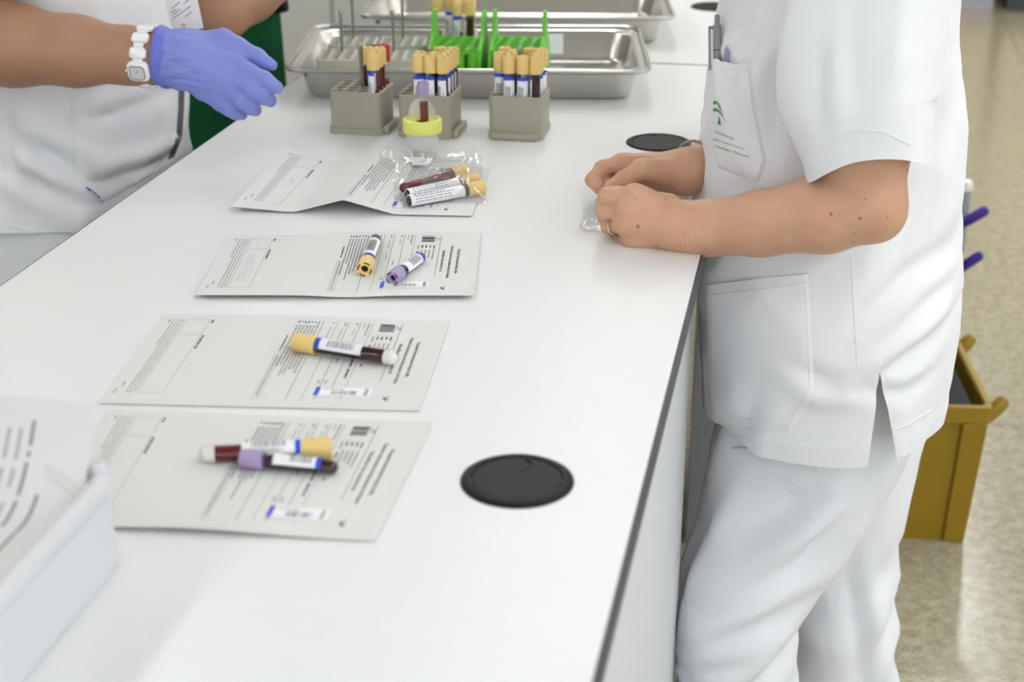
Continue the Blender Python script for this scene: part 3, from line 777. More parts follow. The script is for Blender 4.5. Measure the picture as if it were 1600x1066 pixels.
fill(r3, [(0, 1, 'yel'), (0, 3, 'yel'), (1, 0, 'yel'), (1, 1, 'yel'), (1, 2, 'yel'), (2, 0, 'yel'), (2, 3, 'yel'), (3, 0, 'yel_dark'), (3, 1, 'yel'), (3, 2, 'yel'), (3, 3, 'yel')], 'the rack standing apart')

# ================================================================== STEEL TRAYS
TA = math.radians(10.0)
def tray(x, y, label, tagp=False):
    e = empty('steel_tray', (x, y, ZT), label, 'tray', 'stainless steel trays', rot=(0, 0, TA))
    W_, D_, Hh = .565, .345, .052
    def o(w_, d_, r, z): return [(a, b, z) for a, b in rrect(W_-w_, D_-d_, r, 8)]
    rings = [o(.070, .088, .025, 0), o(.060, .078, .030, .002), o(.054, .072, .034, .008), o(.036, .046, .042, Hh-.004), o(.004, .004, .030, Hh-.004), o(0, 0, .030, Hh-.002),
             o(.003, .003, .030, Hh), o(.032, .042, .042, Hh), o(.038, .048, .042, Hh-.004), o(.057, .075, .033, .009), o(.064, .082, .028, .0028), o(.076, .094, .024, .0018)]
    obj('pan', MB().loft(rings, cap0=True, cap1=True), 'steel', e, angle=1.2)
    rl = [(a, b, Hh+.0015) for a, b in rrect(W_-.004, D_-.004, .030, 8)]
    obj('rolled_rim', MB().tube(rl+rl[:2], .0032, 8, False), 'steel', e)
    if tagp:
        yb = D_/2-.028
        obj('sticker', MB().add([(.118, yb-.002, .047), (.150, yb-.002, .047), (.150, yb-.0115, .014), (.118, yb-.0115, .014)], [(0, 1, 2, 3)]), 'sticker', e, smooth=False)
    return e
t1 = tray(-.550, 2.437, 'steel tray holding the green racks, blank sticker on its wall', True)
t2 = tray(-.556, 2.866, 'second steel tray behind, overlapping the frame top')
def in_tray(t, u, v):
    c, s_ = math.cos(TA), math.sin(TA); return t.location.x+u*c-v*s_, t.location.y+u*s_+v*c
zt_ = ZT+.0022
gl = []
for u, v, nm in ((-.203, -.078, 'grey rack at the front left corner of the steel tray'), (-.121, -.078, 'grey rack in the steel tray right behind the red capped tube'),
                 (-.197, .025, 'grey rack in the left back corner of the steel tray'), (-.115, .025, 'empty grey rack in the tray between the left and tube-filled back racks'), (-.034, .083, 'grey rack with tubes at the back of the steel tray')):
    x, y = in_tray(t1, u, v); gl.append(rack(x, y, zt_, TA, nm, light=True, group='grey tube racks in the steel tray'))
# the tubes of the back rack stand behind the left green rack
fill(gl[4], [(0, 1, 'yel_half'), (2, 0, 'yel_half'), (2, 1, 'yel'), (3, 0, 'yel_dark'), (3, 2, 'yel_bare'), (1, 3, 'yel')], 'the back rack of the tray')

# green racks with tall end plates
def green_rack(u, v, label):
    x, y = in_tray(t1, u, v)
    e = empty('green_tube_rack', (x, y, zt_), label, 'rack', 'green tube racks', rot=(0, 0, TA*.35))
    w_, d_, h_ = .086, .118, .066; nx, ny = 4, 6; px_, py_ = .0195, .0185
    m = MB(); n = 12
    for i in range(nx):
        for j in range(ny):
            cx, cy = (i-(nx-1)/2)*px_, (j-(ny-1)/2)*py_; sq = []
            for k in range(n):
                a = 2*math.pi*k/n; c, s_ = math.cos(a), math.sin(a); q = 1/max(abs(c)/(px_/2), abs(s_)/(py_/2)); sq.append((cx+q*c, cy+q*s_, h_))
            ci = [(cx+.0080*math.cos(2*math.pi*k/n), cy+.0080*math.sin(2*math.pi*k/n), h_-.0004) for k in range(n)]
            m.loft([sq, ci, [(p[0], p[1], .03) for p in ci]], cap1=True)
    m.loft([[(x_, y_, h_-.006) for x_, y_ in rrect(px_*nx, py_*ny, .001, 2)], [(x_, y_, h_) for x_, y_ in rrect(px_*nx, py_*ny, .001, 2)]])
    obj('hole_plate', m, 'rack_green', e, angle=.6)
    obj('base_plate', MB().box(-w_/2, w_/2, -d_/2, d_/2, 0, .004), 'rack_green', e, bevel=.001)
    for i in range(nx):
        cx = (i-(nx-1)/2)*px_
        for yy in (-d_/2+.004, d_/2-.008):
            obj('front_rib', MB().lathe([(.0078, .004), (.0082, h_-.004)], 16, (cx, yy+.004)), 'rack_green', e)
    for sgn in (-1, 1):
        prof = [(-d_/2, 0), (d_/2, 0), (d_/2, .050), (d_/2-.012, .064), (.022, .082), (.016, .112), (.009, .119), (-.003, .119), (-.010, .112), (-.016, .082), (-d_/2+.012, .066), (-d_/2, .050)]
        pm = MB(); xa, xb = sgn*(w_/2-.0055), sgn*(w_/2)
        pm.add([(xa, p, q) for p, q in prof]+[(xb, p, q) for p, q in prof], [tuple(range(12)), tuple(range(23, 11, -1))]+[(k, (k+1) % 12, 12+(k+1) % 12, 12+k) for k in range(12)])
        obj('end_plate', pm, 'rack_green', e, smooth=False, bevel=.0012)
    return e
green_rack(-.019, -.038, 'bright green empty rack on the left, beside the grey racks')
green_rack(.078, -.040, 'bright green empty rack on the right, nearest the bare tray end')

# ================================================================== SPECIMEN CUP
cx_, cy_ = -.5155, 1.972
cup = empty('specimen_cup', (cx_, cy_, ZT), 'cloudy specimen cup with lime yellow screw lid', 'cup')
obj('cup_body', MB().lathe([(0, .0006), (.0185, .0006), (.0195, .002), (.0228, .042), (.0218, .042), (.0185, .003), (0, .002)], 40), 'cup_milky', cup)
obj('lid', MB().lathe([(.0235, .036), (.0262, .037), (.0266, .040), (.0266, .052), (.0255, .0545), (.0225, .0550), (.0215, .0525), (.0085, .0515), (.0082, .0505)], 48), 'lid_lime', cup)
obj('tube_well', MB().lathe([(.0082, .0505), (.0080, .018), (.0062, .011), (0, .009)], 24, (.004, 0)), 'well_lime', cup)
fm = MB(); V = []
for k in range(25):
    a = math.pi*k/24; V.append((-.004+.019*math.cos(a), .016-.004*math.sin(a), .0535+.026*math.sin(a)))
fm.add(V+[(p[0], p[1]+.0004, p[2]) for p in V], [tuple(range(25)), tuple(range(49, 24, -1))]+[(k, k+1, 26+k, 25+k) for k in range(24)])
obj('peel_film', fm, 'film_milky', cup, smooth=False)
tube_at('pur_red', (cx_+.004, cy_, ZT+.0225), (-.03, .02, 1), 0, 'purple capped tube pushed upright into the specimen cup lid')

# ================================================================== CLEAR BAGS
def crumple(x, y, s, seed):
    v = noise.voronoi(Vector((x*s, y*s, seed)))[0]; return v[1]-v[0]
def bag(name, label, corners, hf, seed, nu=64, nv=44, amp=.006, layers=2):
    BL, BR, TR, TL = [np.array(c[:2]) for c in corners]; c0 = np.append((BL+BR+TR+TL)/4, ZT)
    e = empty(name, tuple(c0), label, 'bag')
    for ly_ in range(layers):
        V = []
        for j in range(nv+1):
            for i in range(nu+1):
                s, t = i/nu, j/nv; p = BL*(1-s)*(1-t)+BR*s*(1-t)+TR*s*t+TL*(1-s)*t
                wob = .006*noise.noise(Vector((p[0]*30, p[1]*30, seed+5)))
                p = p+np.array([wob, wob*.6])*(1 if 0 < s < 1 else .5)
                ed = min(1, 6*min(s, 1-s, t, 1-t)+.15)
                z = hf(s, t)+amp*crumple(p[0], p[1], 24, seed+ly_*3.1)*ed+amp*.45*crumple(p[0], p[1], 55, seed+2+ly_)*ed
                if ly_: z = z*.22
                V.append((p[0]-c0[0], p[1]-c0[1], z+.0024+.001*(1-ly_)))
        W = nu+1
        obj('film', MB().add(V, [(j*W+i, j*W+i+1, j*W+W+i+1, j*W+W+i) for j in range(nv) for i in range(nu)]), 'bag_film', e, angle=.35)
    return e
def hump(s, t):
    return .0225*max(0, 1-abs((t-.36)/.36)**3)*max(0, min(1, (s-.22)*6))*max(0, min(1, (1.0-s)*7))+.010*bell(s, .1, .15)*t+.012*bell(t, .85, .16)
bg = bag('sample_bag', 'crumpled clear plastic bag over three tubes on the far form', flat([(612, 318), (762, 322), (752, 246), (586, 252)]), hump, 3.3)
# the small bar code sticker on the bag
sc = flat([(645, 267), (667, 267), (660, 249), (639, 250)])
e_ = np.array([p[:2] for p in sc]); stm = MB(); c0 = np.append(e_.mean(0), ZT)
zz = .008
def sq4(s, t):
    p = e_[0]*(1-s)*(1-t)+e_[1]*s*(1-t)+e_[2]*s*t+e_[3]*(1-s)*t; return (p[0]-bg.location.x, p[1]-bg.location.y)
stk = obj('bar_code_sticker', MB().add([(*sq4(0, 0), zz), (*sq4(1, 0), zz), (*sq4(1, 1), zz+.006), (*sq4(0, 1), zz+.006)], [(0, 1, 2, 3)]), 'sticker', bg, smooth=False)
bcm = MB()
for k in range(9):
    t0 = .52+.045*k; t1_ = t0+random.choice((.015, .03)); bcm.add([(*sq4(.2, t0), zz+.0005+.006*t0), (*sq4(.8, t0), zz+.0005+.006*t0), (*sq4(.8, t1_), zz+.0005+.006*t1_), (*sq4(.2, t1_), zz+.0005+.006*t1_)], [(0, 1, 2, 3)])
obj('bar_code', bcm, 'ink_grey', stk, smooth=False, fix=False)

# bag being opened by the bare hands
def hold(s, t): return .030*max(0, 1-abs(s-.30)/.26)*max(0, 1-abs(t-.60)/.5)+.008*bell(s, .8, .2)*t
bag('sample_bag', 'clear plastic bag held open between the bare hands', flat([(905, 362), (1050, 372), (1088, 292), (912, 318)]), hold, 8.1, amp=.011)

# ================================================================== DOCUMENT TRAY (near left)
wx, yb = -.466, .888
dt = empty('letter_tray', (wx-.13, yb-.17, ZT), 'white plastic letter tray at the near left corner holding paperwork', 'tray')
ox, oy = wx-.13, yb-.17
def lb(x0, x1, y0, y1, z0_, z1_): return MB().box(x0-ox, x1-ox, y0-oy, y1-oy, z0_, z1_)
obj('base', lb(wx-.26, wx, yb-.34, yb, .001, .005), 'tray_plastic', dt, bevel=.001)
for nm, a in (('side_wall', (wx-.006, wx, yb-.34, yb, .005, .066)), ('side_wall', (wx-.26, wx-.254, yb-.34, yb, .005, .066)), ('back_wall', (wx-.254, wx-.006, yb-.006, yb, .005, .060))):
    obj(nm, lb(*a), 'tray_plastic', dt, bevel=.0015)
rr = [(wx-.003-ox, yb-.34-oy, .069), (wx-.003-ox, yb-.012-oy, .069), (wx-.006-ox, yb-.004-oy, .069)]
obj('rolled_rim', MB().tube(rr, .0085, 14), 'tray_plastic', dt)
obj('corner_post', MB().lathe([(.0075, .005), (.0075, .079), (.006, .082), (0, .083)], 18, (wx-.012-ox, yb+.0055-oy)), 'tray_plastic', dt)
# papers in it
def slab(name, label, corners, z, th, mname):
    cs = np.array([c[:2] for c in corners]); c0 = np.append(cs.mean(0), ZT+z)
    V = [(*(p-c0[:2]), 0) for p in cs]+[(*(p-c0[:2]), th) for p in cs]
    o = obj(name, MB().add(V, [(0, 3, 2, 1), (4, 5, 6, 7), (0, 1, 5, 4), (1, 2, 6, 5), (2, 3, 7, 6), (3, 0, 4, 7)]), mname, None, smooth=False); o.location = c0
    return o
inn = [(wx-.25, yb-.30), (wx-.012, yb-.30), (wx-.012, yb-.012), (wx-.25, yb-.012)]
tag(slab('paper_stack', 'stack of paper lying inside the white letter tray', inn, .006, .046, 'paper'), 'stack of paper lying inside the white letter tray', 'paper')
xr5 = wx-.013
P5, f5 = form('printed form propped up in the letter tray at the left edge, with paper clip', [(xr5-.297, .735), (xr5, .735), (xr5, .909), (xr5-.297, .909)],
              lambda s, t: ZT+.0545+.066*max(0, (t-.62)/.38)**1.8, seed=9, sticker=False, big=True)
cpt = [f5(X, Y, .0012) for X, Y in ((48, 3), (36, 30), (33.5, 31.5), (32, 29), (42, 3.5), (44.5, 3), (45, 6), (37, 24))]
clip = empty('paper_clip', cpt[0], 'pale wire paper clip on the form in the letter tray', 'clip')
obj('wire', MB().tube([tuple(np.array(p)-np.array(cpt[0])) for p in cpt], .0008, 8), 'gel', clip)

# ================================================================== PEOPLE
def torso(d, rows, yc, hem, top, slit, seamth, fold_fn, N=180, M=150, pw=2.35):
    """d: +1 faces +x, -1 faces -x.  rows: (z, front, back, halfwidth).  Open seam on the near side with a slit."""
    V = []; W = N+1
    for j in range(M+1):
        for k in range(W):
            th = seamth+2*math.pi*k/N
            h = hem(th-seamth if k <= N/2 else th-seamth-2*math.pi)
            t = (j/M)**.9; z = h+(top-h)*t
            fr = smooth_tab([(r[0], r[1]) for r in rows], z); bk = smooth_tab([(r[0], r[2]) for r in rows], z); b = smooth_tab([(r[0], r[3]) for r in rows], z)
            xc = (fr+bk)/2; a = abs(fr-bk)/2
            sn, cs = math.sin(th), math.cos(th); ex = 2/pw
            x = xc+d*a*math.copysign(abs(sn)**ex, sn); y = yc-b*math.copysign(abs(cs)**ex, cs)
            nrm = Vector((d*sn/max(a, .01), -cs/max(b, .01), 0)).normalized()
            off = fold_fn((x, y, z), th)+(.0016 if z-h < .026 else 0)
            if z < slit[0]:
                g_ = (slit[0]-z); sd = max(0, 1-min(k, N-k)/(N*.10))
                if k < N/2: x += d*slit[1]*g_*sd; off += .004*sd*g_/.1
                else: x -= d*slit[2]*g_*sd; off -= .006*sd*g_/.1
            V.append((x+nrm.x*off, y+nrm.y*off, z))
    return MB().add(V, [(j*W+k, j*W+k+1, (j+1)*W+k+1, (j+1)*W+k) for j in range(M) for k in range(N)])
def limb(rings, N=72, fold_fn=None, sub=6, cap=False):
    """rings: (x, y, z, rx, ry) horizontal sections, blended"""
    A = np.array(rings, float); t = np.arange(len(A)); tt = np.linspace(0, len(A)-1, (len(A)-1)*sub+1); R_ = []
    out = np.stack([np.interp(tt, t, A[:, i]) for i in range(5)], 1)
    for _ in range(sub//2):
        o2 = out.copy(); o2[1:-1] = (out[:-2]+2*out[1:-1]+out[2:])/4; out = o2
    for x, y, z, rx, ry in out:
        rg = []
        for k in range(N):
            a = 2*math.pi*k/N; p = (x+rx*math.cos(a), y+ry*math.sin(a), z); o_ = fold_fn(p, a) if fold_fn else 0
            rg.append((p[0]+o_*math.cos(a), p[1]+o_*math.sin(a), z))
        R_.append(rg)
    return MB().loft(R_, cap0=cap, cap1=cap)
def sleeve(pts, N=72, hem_fn=None, fold_fn=None, sub=10):
    """pts: (center, radius u, radius v) along the arm; u is across x, v across y"""
    C = np.array([p[0] for p in pts], float); ru = np.array([p[1] for p in pts]); rv = np.array([p[2] for p in pts])
    t = np.arange(len(C)); tt = np.linspace(0, len(C)-1, (len(C)-1)*sub+1)
    Ci = np.stack([np.interp(tt, t, C[:, i]) for i in range(3)], 1); ui = np.interp(tt, t, ru); vi = np.interp(tt, t, rv)
    R_ = []
    for i in range(len(tt)):
        ax = Vector(Ci[min(i+1, len(tt)-1)]-Ci[max(i-1, 0)]).normalized(); u = Vector((1, 0, 0)); u = (u-ax*u.dot(ax)).normalized(); v = ax.cross(u)
        rg = []
        for k in range(N):
            a = 2*math.pi*k/N; p = Vector(Ci[i])+u*(ui[i]*math.cos(a))+v*(vi[i]*math.sin(a))
            if hem_fn: p += ax*hem_fn(a)*(i/(len(tt)-1))**3
            if fold_fn: p += (u*math.cos(a)+v*math.sin(a))*fold_fn(tuple(p), a)
            rg.append(tuple(p))
        R_.append(rg)
    return MB().loft(R_)
def bvh_of(o):
    me = o.data; M = o.matrix_world
    return BVHTree.FromPolygons([tuple(v.co) for v in me.vertices], [tuple(p.vertices) for p in me.polygons])
def on_cloth(bv, px, py, off=.002):
    d = Vector(ray(px, py)).normalized(); hit = bv.ray_cast(Vector(CAM), d)
    if hit[0] is None: return None
    n = hit[1] if hit[1].dot(d) < 0 else -hit[1]
    return hit[0]+n*off
def patch(bv, left, right, off=.0028, nr=26, nc=20):
    """cloth patch sewn to the garment: left and right edges as polylines from top to bottom"""
    def pl(P, t):
        P = np.array(P, float); s = np.r_[0, np.cumsum(np.linalg.norm(np.diff(P, axis=0), axis=1))]; return np.array([np.interp(t*s[-1], s, P[:, i]) for i in (0, 1)])
    rows = []; last = None
    for j in range(nr+1):
        a, b = pl(left, j/nr), pl(right, j/nr); row = []
        for i in range(nc+1):
            p = a+(b-a)*i/nc; edge = j == nr or i in (0, nc)
            h = on_cloth(bv, p[0], p[1], .0002 if edge else (off(i/nc, j/nr) if callable(off) else off))
            if h is None: h = last
            last = h; row.append(tuple(h))
        rows.append(row)
    return MB().loft(rows, closed=False)
def head(c, facing):
    """simple head with face; facing is +1/-1 along x"""
    f = facing; c = np.array(c, float)
    P = lambda x, y, z: c+np.array([f*x, y, z])
    base = [ell(P(-.01, 0, .03), (.098, .076, .100)), ell(P(.025, 0, -.045), (.066, .058, .068)), cone(P(-.02, 0, -.06), P(-.03, 0, -.17), .056, .060),
            cone(P(.085, 0, .015), P(.102, 0, -.018), .008, .013), ell(P(.07, 0, -.088), (.024, .026, .018)), ell(P(-.01, .076, 0), (.018, .008, .030)), ell(P(-.01, -.076, 0), (.018, .008, .030)),
            cone(P(.074, -.045, .036), P(.084, -.015, .036), .009, .009), cone(P(.074, .045, .036), P(.084, .015, .036), .009, .009)]
    return sdf_mesh(base, [], .006, kb=.014)
def head_bits(c, facing, parent):
    f = facing
    for s_ in (-1, 1):
        m = MB(); m.lathe([(.0115*math.sin(a), -.0115*math.cos(a)) for a in [math.pi*k/8 for k in range(9)]], 14)
        m.v = [(x+c[0]+f*.074, y+c[1]+s_*.032, z+c[2]+.015) for x, y, z in m.v]; obj('eye', m, 'eye', parent)
    V, Fq = sdf_mesh([cone((c[0]+f*.085, c[1]-.02, c[2]-.055), (c[0]+f*.085, c[1]+.02, c[2]-.055), .007, .007)], [], .003); obj('lips', body_mesh('lips', [(V, Fq)], 1), 'lips', parent)
    V, Fq = sdf_mesh([ell((c[0]-f*.025, c[1], c[2]+.05), (.098, .086, .092)), ell((c[0]-f*.07, c[1], c[2]-.01), (.055, .075, .09))], [], .006, kb=.02); obj('hair', body_mesh('hair', [(V, Fq)], 1), 'hair', parent)
def shoe(x, y, f, parent):
    V, Fq = sdf_mesh([ell((x+f*.06, y, .034), (.135, .046, .033)), ell((x-f*.03, y, .05), (.06, .042, .05))], [], .006, kb=.03)
    V[:, 2] = np.maximum(V[:, 2], .001); obj('shoe', body_mesh('shoe', [(V, Fq)], 1), 'shoe_white', parent)

# ---------------------------------------------------------------- right person (faces the table, -x)
PR = empty('person', (.05, 1.90, 0), 'person in white tunic and trousers opening a clear bag at the right side', 'person')
def kid(o):                                  # parts are modelled in world space, then handed to their person
    o.parent = PR if o.get('_p') == 'R' else PL; o.matrix_parent_inverse = Matrix.Translation(-o.parent.location)
def give(o, P):
    o.parent = P; o.matrix_parent_inverse = Matrix.Translation(-Vector(P.location)); return o
rowsR = [(.50, -.085, .19, .185), (.60, -.102, .196, .207), (.66, -.113, .203, .209), (.72, -.119, .207, .208), (.80, -.126, .203, .202), (.90, -.133, .193, .190), (1.0, -.130, .187, .186),
         (1.14, -.116, .166, .190), (1.25, -.09, .155, .195), (1.33, -.05, .14, .185), (1.38, -.02, .125, .135), (1.42, .0, .11, .075), (1.44, .01, .10, .062)]
crR = creases([([(1342, 584), (1420, 545), (1496, 520)], .011, .007), ([(1345, 590), (1400, 600), (1470, 590)], .010, .005), ([(1338, 582), (1290, 590), (1240, 560)], .010, .005),
    ([(1498, 415), (1430, 440), (1350, 500)], .013, .008), ([(1500, 470), (1440, 490), (1390, 530)], .011, .006), ([(1250, 0), (1180, 90), (1140, 170)], .012, .008), ([(1215, 0), (1160, 60), (1130, 110)], .010, .006),
    ([(1245, 60), (1222, 130), (1212, 230)], .010, .008), ([(1495, 180), (1470, 290), (1425, 380)], .014, .009), ([(1500, 300), (1470, 360), (1450, 400)], .010, .006),
    ([(1120, 690), (1160, 650), (1180, 600)], .012, .004)], 1.72)
def foldR(p, th):
    z = p[2]; o = crR(p)*1.8 if p[1] < 1.93 else 0
    o += folds(p, (-.75, 0, .65), 12, 1.8, .011, 1.0)*max(0, min(1, (z-.88)*6))           # drawn up toward the shoulder
    o += folds(p, (.35, .1, 1), 10, 1.5, .009, 4.2)*max(0, min(1, (1.05-z)*4))             # hang of the skirt
    o += folds(p, (.8, 0, .55), 12, 2.0, .008, 8.0)*bell(z, .86, .13)
    o += .002*nz(p, 30)
    return o*(1-.65*max(0, -math.sin(th)))-.004
def hemR(t): return .628+(.012 if t < 0 else 0)-.010*math.sin(min(abs(t), math.pi)*.5)
tuR = obj('tunic', torso(-1, rowsR, 1.90, hemR, 1.44, (.752, .03, .30), -.30, foldR), 'cloth_white', None, angle=1.0)
bvR = bvh_of(tuR)
give(tuR, PR)
# hem stitching, pockets
pk = give(obj('pocket', patch(bvR, [(1101, 446), (1102, 560), (1108, 640), (1130, 662)], [(1263, 427), (1268, 520), (1273, 615), (1236, 676)], .0035), 'cloth_white', None, angle=1.0), PR)
ck = give(obj('chest_pocket', patch(bvR, [(1116, 96), (1113, 160), (1110, 215), (1122, 262)], [(1172, 98), (1178, 160), (1198, 252), (1185, 286)], lambda u, v: .0035+.0095*bell(u, .22, .16)*max(0, 1-v*1.6)), 'cloth_white', None, angle=1.0), PR)
bvK = BVHTree.FromPolygons([tuple(v.co) for v in ck.data.vertices], [tuple(p.vertices) for p in ck.data.polygons])
# green emblem and lettering printed on the chest pocket
lg = MB()
def strip(m, A, B_):
    V = []
    for a, b in zip(A, B_):
        h1, h2 = on_cloth(bvK, *a, .0006), on_cloth(bvK, *b, .0006)
        if h1 is None or h2 is None: continue
        V += [tuple(h1), tuple(h2)]
    m.add(V, [(2*k, 2*k+1, 2*k+3, 2*k+2) for k in range(len(V)//2-1)])
def bez(p0, p1, p2, n=12): return [tuple((np.array(p0)*(1-t)**2+2*np.array(p1)*t*(1-t)+np.array(p2)*t*t)) for t in [k/n for k in range(n+1)]]
strip(lg, bez((1115, 159), (1122, 150), (1133, 189)), bez((1115, 164), (1123, 158), (1133.5, 189.5)))
strip(lg, bez((1115, 170), (1122, 162), (1135, 192)), bez((1115, 175), (1122, 168), (1135.5, 192.5)))
strip(lg, [(1124, 181), (1123, 188), (1122, 194)], [(1124.4, 181), (1126, 188), (1127.2, 195)])
def cloth_text(m, s, p0, p1, hpx):
    v, fs = text_mesh(s, 1.0); xm = max(p[0] for p in v); p0 = np.array(p0, float); p1 = np.array(p1, float); u = (p1-p0)/xm; n = np.array([u[1], -u[0]]); n = n/np.linalg.norm(n)
    V = []; last = None
    for p in v:
        q = p0+u*p[0]+n*p[1]*hpx; h = on_cloth(bvK, q[0], q[1], .0006)
        if h is None: h = last
        last = h; V.append(h)
    if all(h is not None for h in V): m.add([tuple(h) for h in V], fs)
cloth_text(lg, 'TA DE ANDALUCIA', (1116, 207), (1146, 219), 6.0)
cloth_text(lg, 'SERVICIO ANDALUZ DE SALUD', (1115, 218.5), (1163, 234), 3.6)
cloth_text(lg, 'Universitario "Reina sofia"', (1117, 229), (1171, 247), 5.0)
lgo = obj('printed_emblem', lg, 'logo_green', None, smooth=False, fix=False); lgo.parent = ck
def seam(bv, pts, parent, off=.0004, r=.0007, n=40, name='seam'):
    P = np.array(pts, float); sl = np.r_[0, np.cumsum(np.linalg.norm(np.diff(P, axis=0), axis=1))]; out = []
    for k in range(n+1):
        h = on_cloth(bv, np.interp(sl[-1]*k/n, sl, P[:, 0]), np.interp(sl[-1]*k/n, sl, P[:, 1]), off)
        if h is not None and (not out or (h-Vector(out[-1])).length < .05): out.append(tuple(h))
    if len(out) > 3: return give(obj(name, MB().tube(out, r, 6), 'cloth_white', None), parent)
bvP = BVHTree.FromPolygons([tuple(v.co) for v in pk.data.vertices], [tuple(p.vertices) for p in pk.data.polygons])
seam(bvR, [(1330, 400), (1335, 500), (1341, 578)], PR)                                   # side seam down to the slit
seam(bvP, [(1104, 462), (1180, 454), (1262, 442)], PR); seam(bvP, [(1258, 440), (1262, 520), (1265, 606), (1232, 664), (1140, 650)], PR)
seam(bvR, [(1118, 670), (1180, 690), (1260, 698), (1332, 700)], PR); seam(bvR, [(1385, 676), (1420, 662), (1455, 640)], PR)
seam(bvK, [(1120, 106), (1170, 108)], PR); seam(bvK, [(1168, 110), (1174, 162), (1192, 250), (1182, 278)], PR)
# sleeves
crS = creases([([(1345, 20), (1348, 120), (1342, 225)], .014, .006), ([(1400, 0), (1385, 90), (1375, 160)], .012, .005), ([(1290, 60), (1285, 140), (1300, 220)], .012, .005)], 1.60)
def foldS(p, a): return (crS(p) if p[1] < 1.68 and p[0] > -.3 else 0)+folds(p, (.2, 0, 1), 11, 1.8, .009, 2.0)+.0015*nz(p, 40)
SH = np.array([.055, 1.735, 1.335])
S1 = [(SH+np.array([-.01, .06, .045]), .055, .07), (SH+np.array([-.004, .0, .0]), .080, .075), (Q(1343, 60, 1.675), .082, .070), (Q(1340, 160, 1.655), .076, .066), (Q(1353, 252, 1.648), .060, .062)]
slv = obj('sleeve', sleeve(S1, hem_fn=lambda a: .012*math.cos(2*a), fold_fn=foldS), 'cloth_white', None, angle=1.0)
seam(bvh_of(slv), [(1262, 232), (1290, 226), (1330, 205), (1380, 206), (1422, 226)], PR); give(slv, PR)
S2 = [((.045, 2.01, 1.38), .055, .07), ((.05, 2.075, 1.335), .080, .075), ((.05, 2.12, 1.2), .08, .07), ((.055, 2.13, 1.06), .074, .062)]
give(obj('sleeve', sleeve(S2, fold_fn=foldS), 'cloth_white', None, angle=1.0), PR)
# trousers: near leg bent at the knee, far leg straight
def sec(py, x0, x1, Y, ry):
    a, b = Q(x0, py, Y), Q(x1, py, Y); return ((a[0]+b[0])/2, Y, (a[2]+b[2])/2, abs(b[0]-a[0])/2, ry)
crT = creases([([(1400, 706), (1300, 775), (1150, 835)], .014, .010), ([(1365, 765), (1260, 875), (1105, 930)], .014, .011), ([(1300, 850), (1200, 950), (1085, 1000)], .013, .010), ([(1250, 930), (1160, 1005), (1070, 1035)], .012, .009),
    ([(1160, 728), (1230, 765), (1330, 750)], .010, .007), ([(1240, 1000), (1190, 1040), (1120, 1060)], .010, .007)], 1.75)
def foldT(p, a):
    return (crT(p)*1.35 if p[1] < 1.86 else 0)+.4*folds(p, (.78, 0, .62), 11, 1.6, .013, 3.0)*max(.25, min(1, (.66-p[2])*8))*1.0+folds(p, (.55, .2, .8), 15, 2.4, .006, 6.0)+.0012*nz(p, 45)
nl = [(.045, 1.84, .80, .125, .085), (.045, 1.84, .66, .128, .088), sec(755, 1113, 1378, 1.83, .098), sec(825, 1098, 1318, 1.815, .098), sec(890, 1070, 1268, 1.80, .096), sec(950, 1058, 1243, 1.785, .092), sec(1010, 1056, 1229, 1.785, .088), sec(1066, 1062, 1243, 1.785, .086),
      (-.045, 1.79, .12, .076, .082), (-.045, 1.79, .045, .078, .084)]
leg_near = obj('trouser_leg', limb(nl, fold_fn=foldT, cap=True), 'cloth_trouser', None, angle=1.0)
bvT = bvh_of(leg_near); give(leg_near, PR)
give(obj('pocket_bag', patch(bvT, [(1140, 700), (1190, 733), (1268, 767)], [(1298, 705), (1284, 738), (1270, 767)], .003, 16, 16), 'cloth_trouser', None, angle=1.0), PR)
crT2 = creases([([(1385, 800), (1340, 880), (1300, 930)], .013, .010), ([(1390, 880), (1350, 950), (1310, 1000)], .012, .009), ([(1330, 860), (1345, 960), (1350, 1066)], .010, .009), ([(1395, 960), (1370, 1020), (1340, 1060)], .010, .007)], 1.93)
def foldT2(p, a): return (crT2(p)*1.3 if p[1] < 2.02 else 0)+.6*folds(p, (.25, 0, 1), 10, 1.6, .009, 9.0)+folds(p, (.8, 0, .5), 12, 2.2, .007, 11.0)+.0012*nz(p, 45)
fl_ = [(.07, 2.0, .80, .125, .10), (.085, 2.0, .62, .115, .10), sec(850, 1225, 1384, 2.0, .095), sec(950, 1232, 1391, 2.0, .09), sec(1066, 1236, 1400, 2.0, .085), (.115, 2.0, .045, .08, .085)]
give(obj('trouser_leg', limb(fl_, fold_fn=foldT2, cap=True), 'cloth_trouser', None, angle=1.0), PR)
# drawstring flap below the hem
for o in []: pass
shoe(-.045, 1.79, -1, None); give(bpy.data.objects[[o.name for o in COL.objects if o.name.startswith('shoe')][-1]], PR)
shoe(.115, 2.0, -1, None); give(bpy.data.objects[[o.name for o in COL.objects if o.name.startswith('shoe')][-1]], PR)
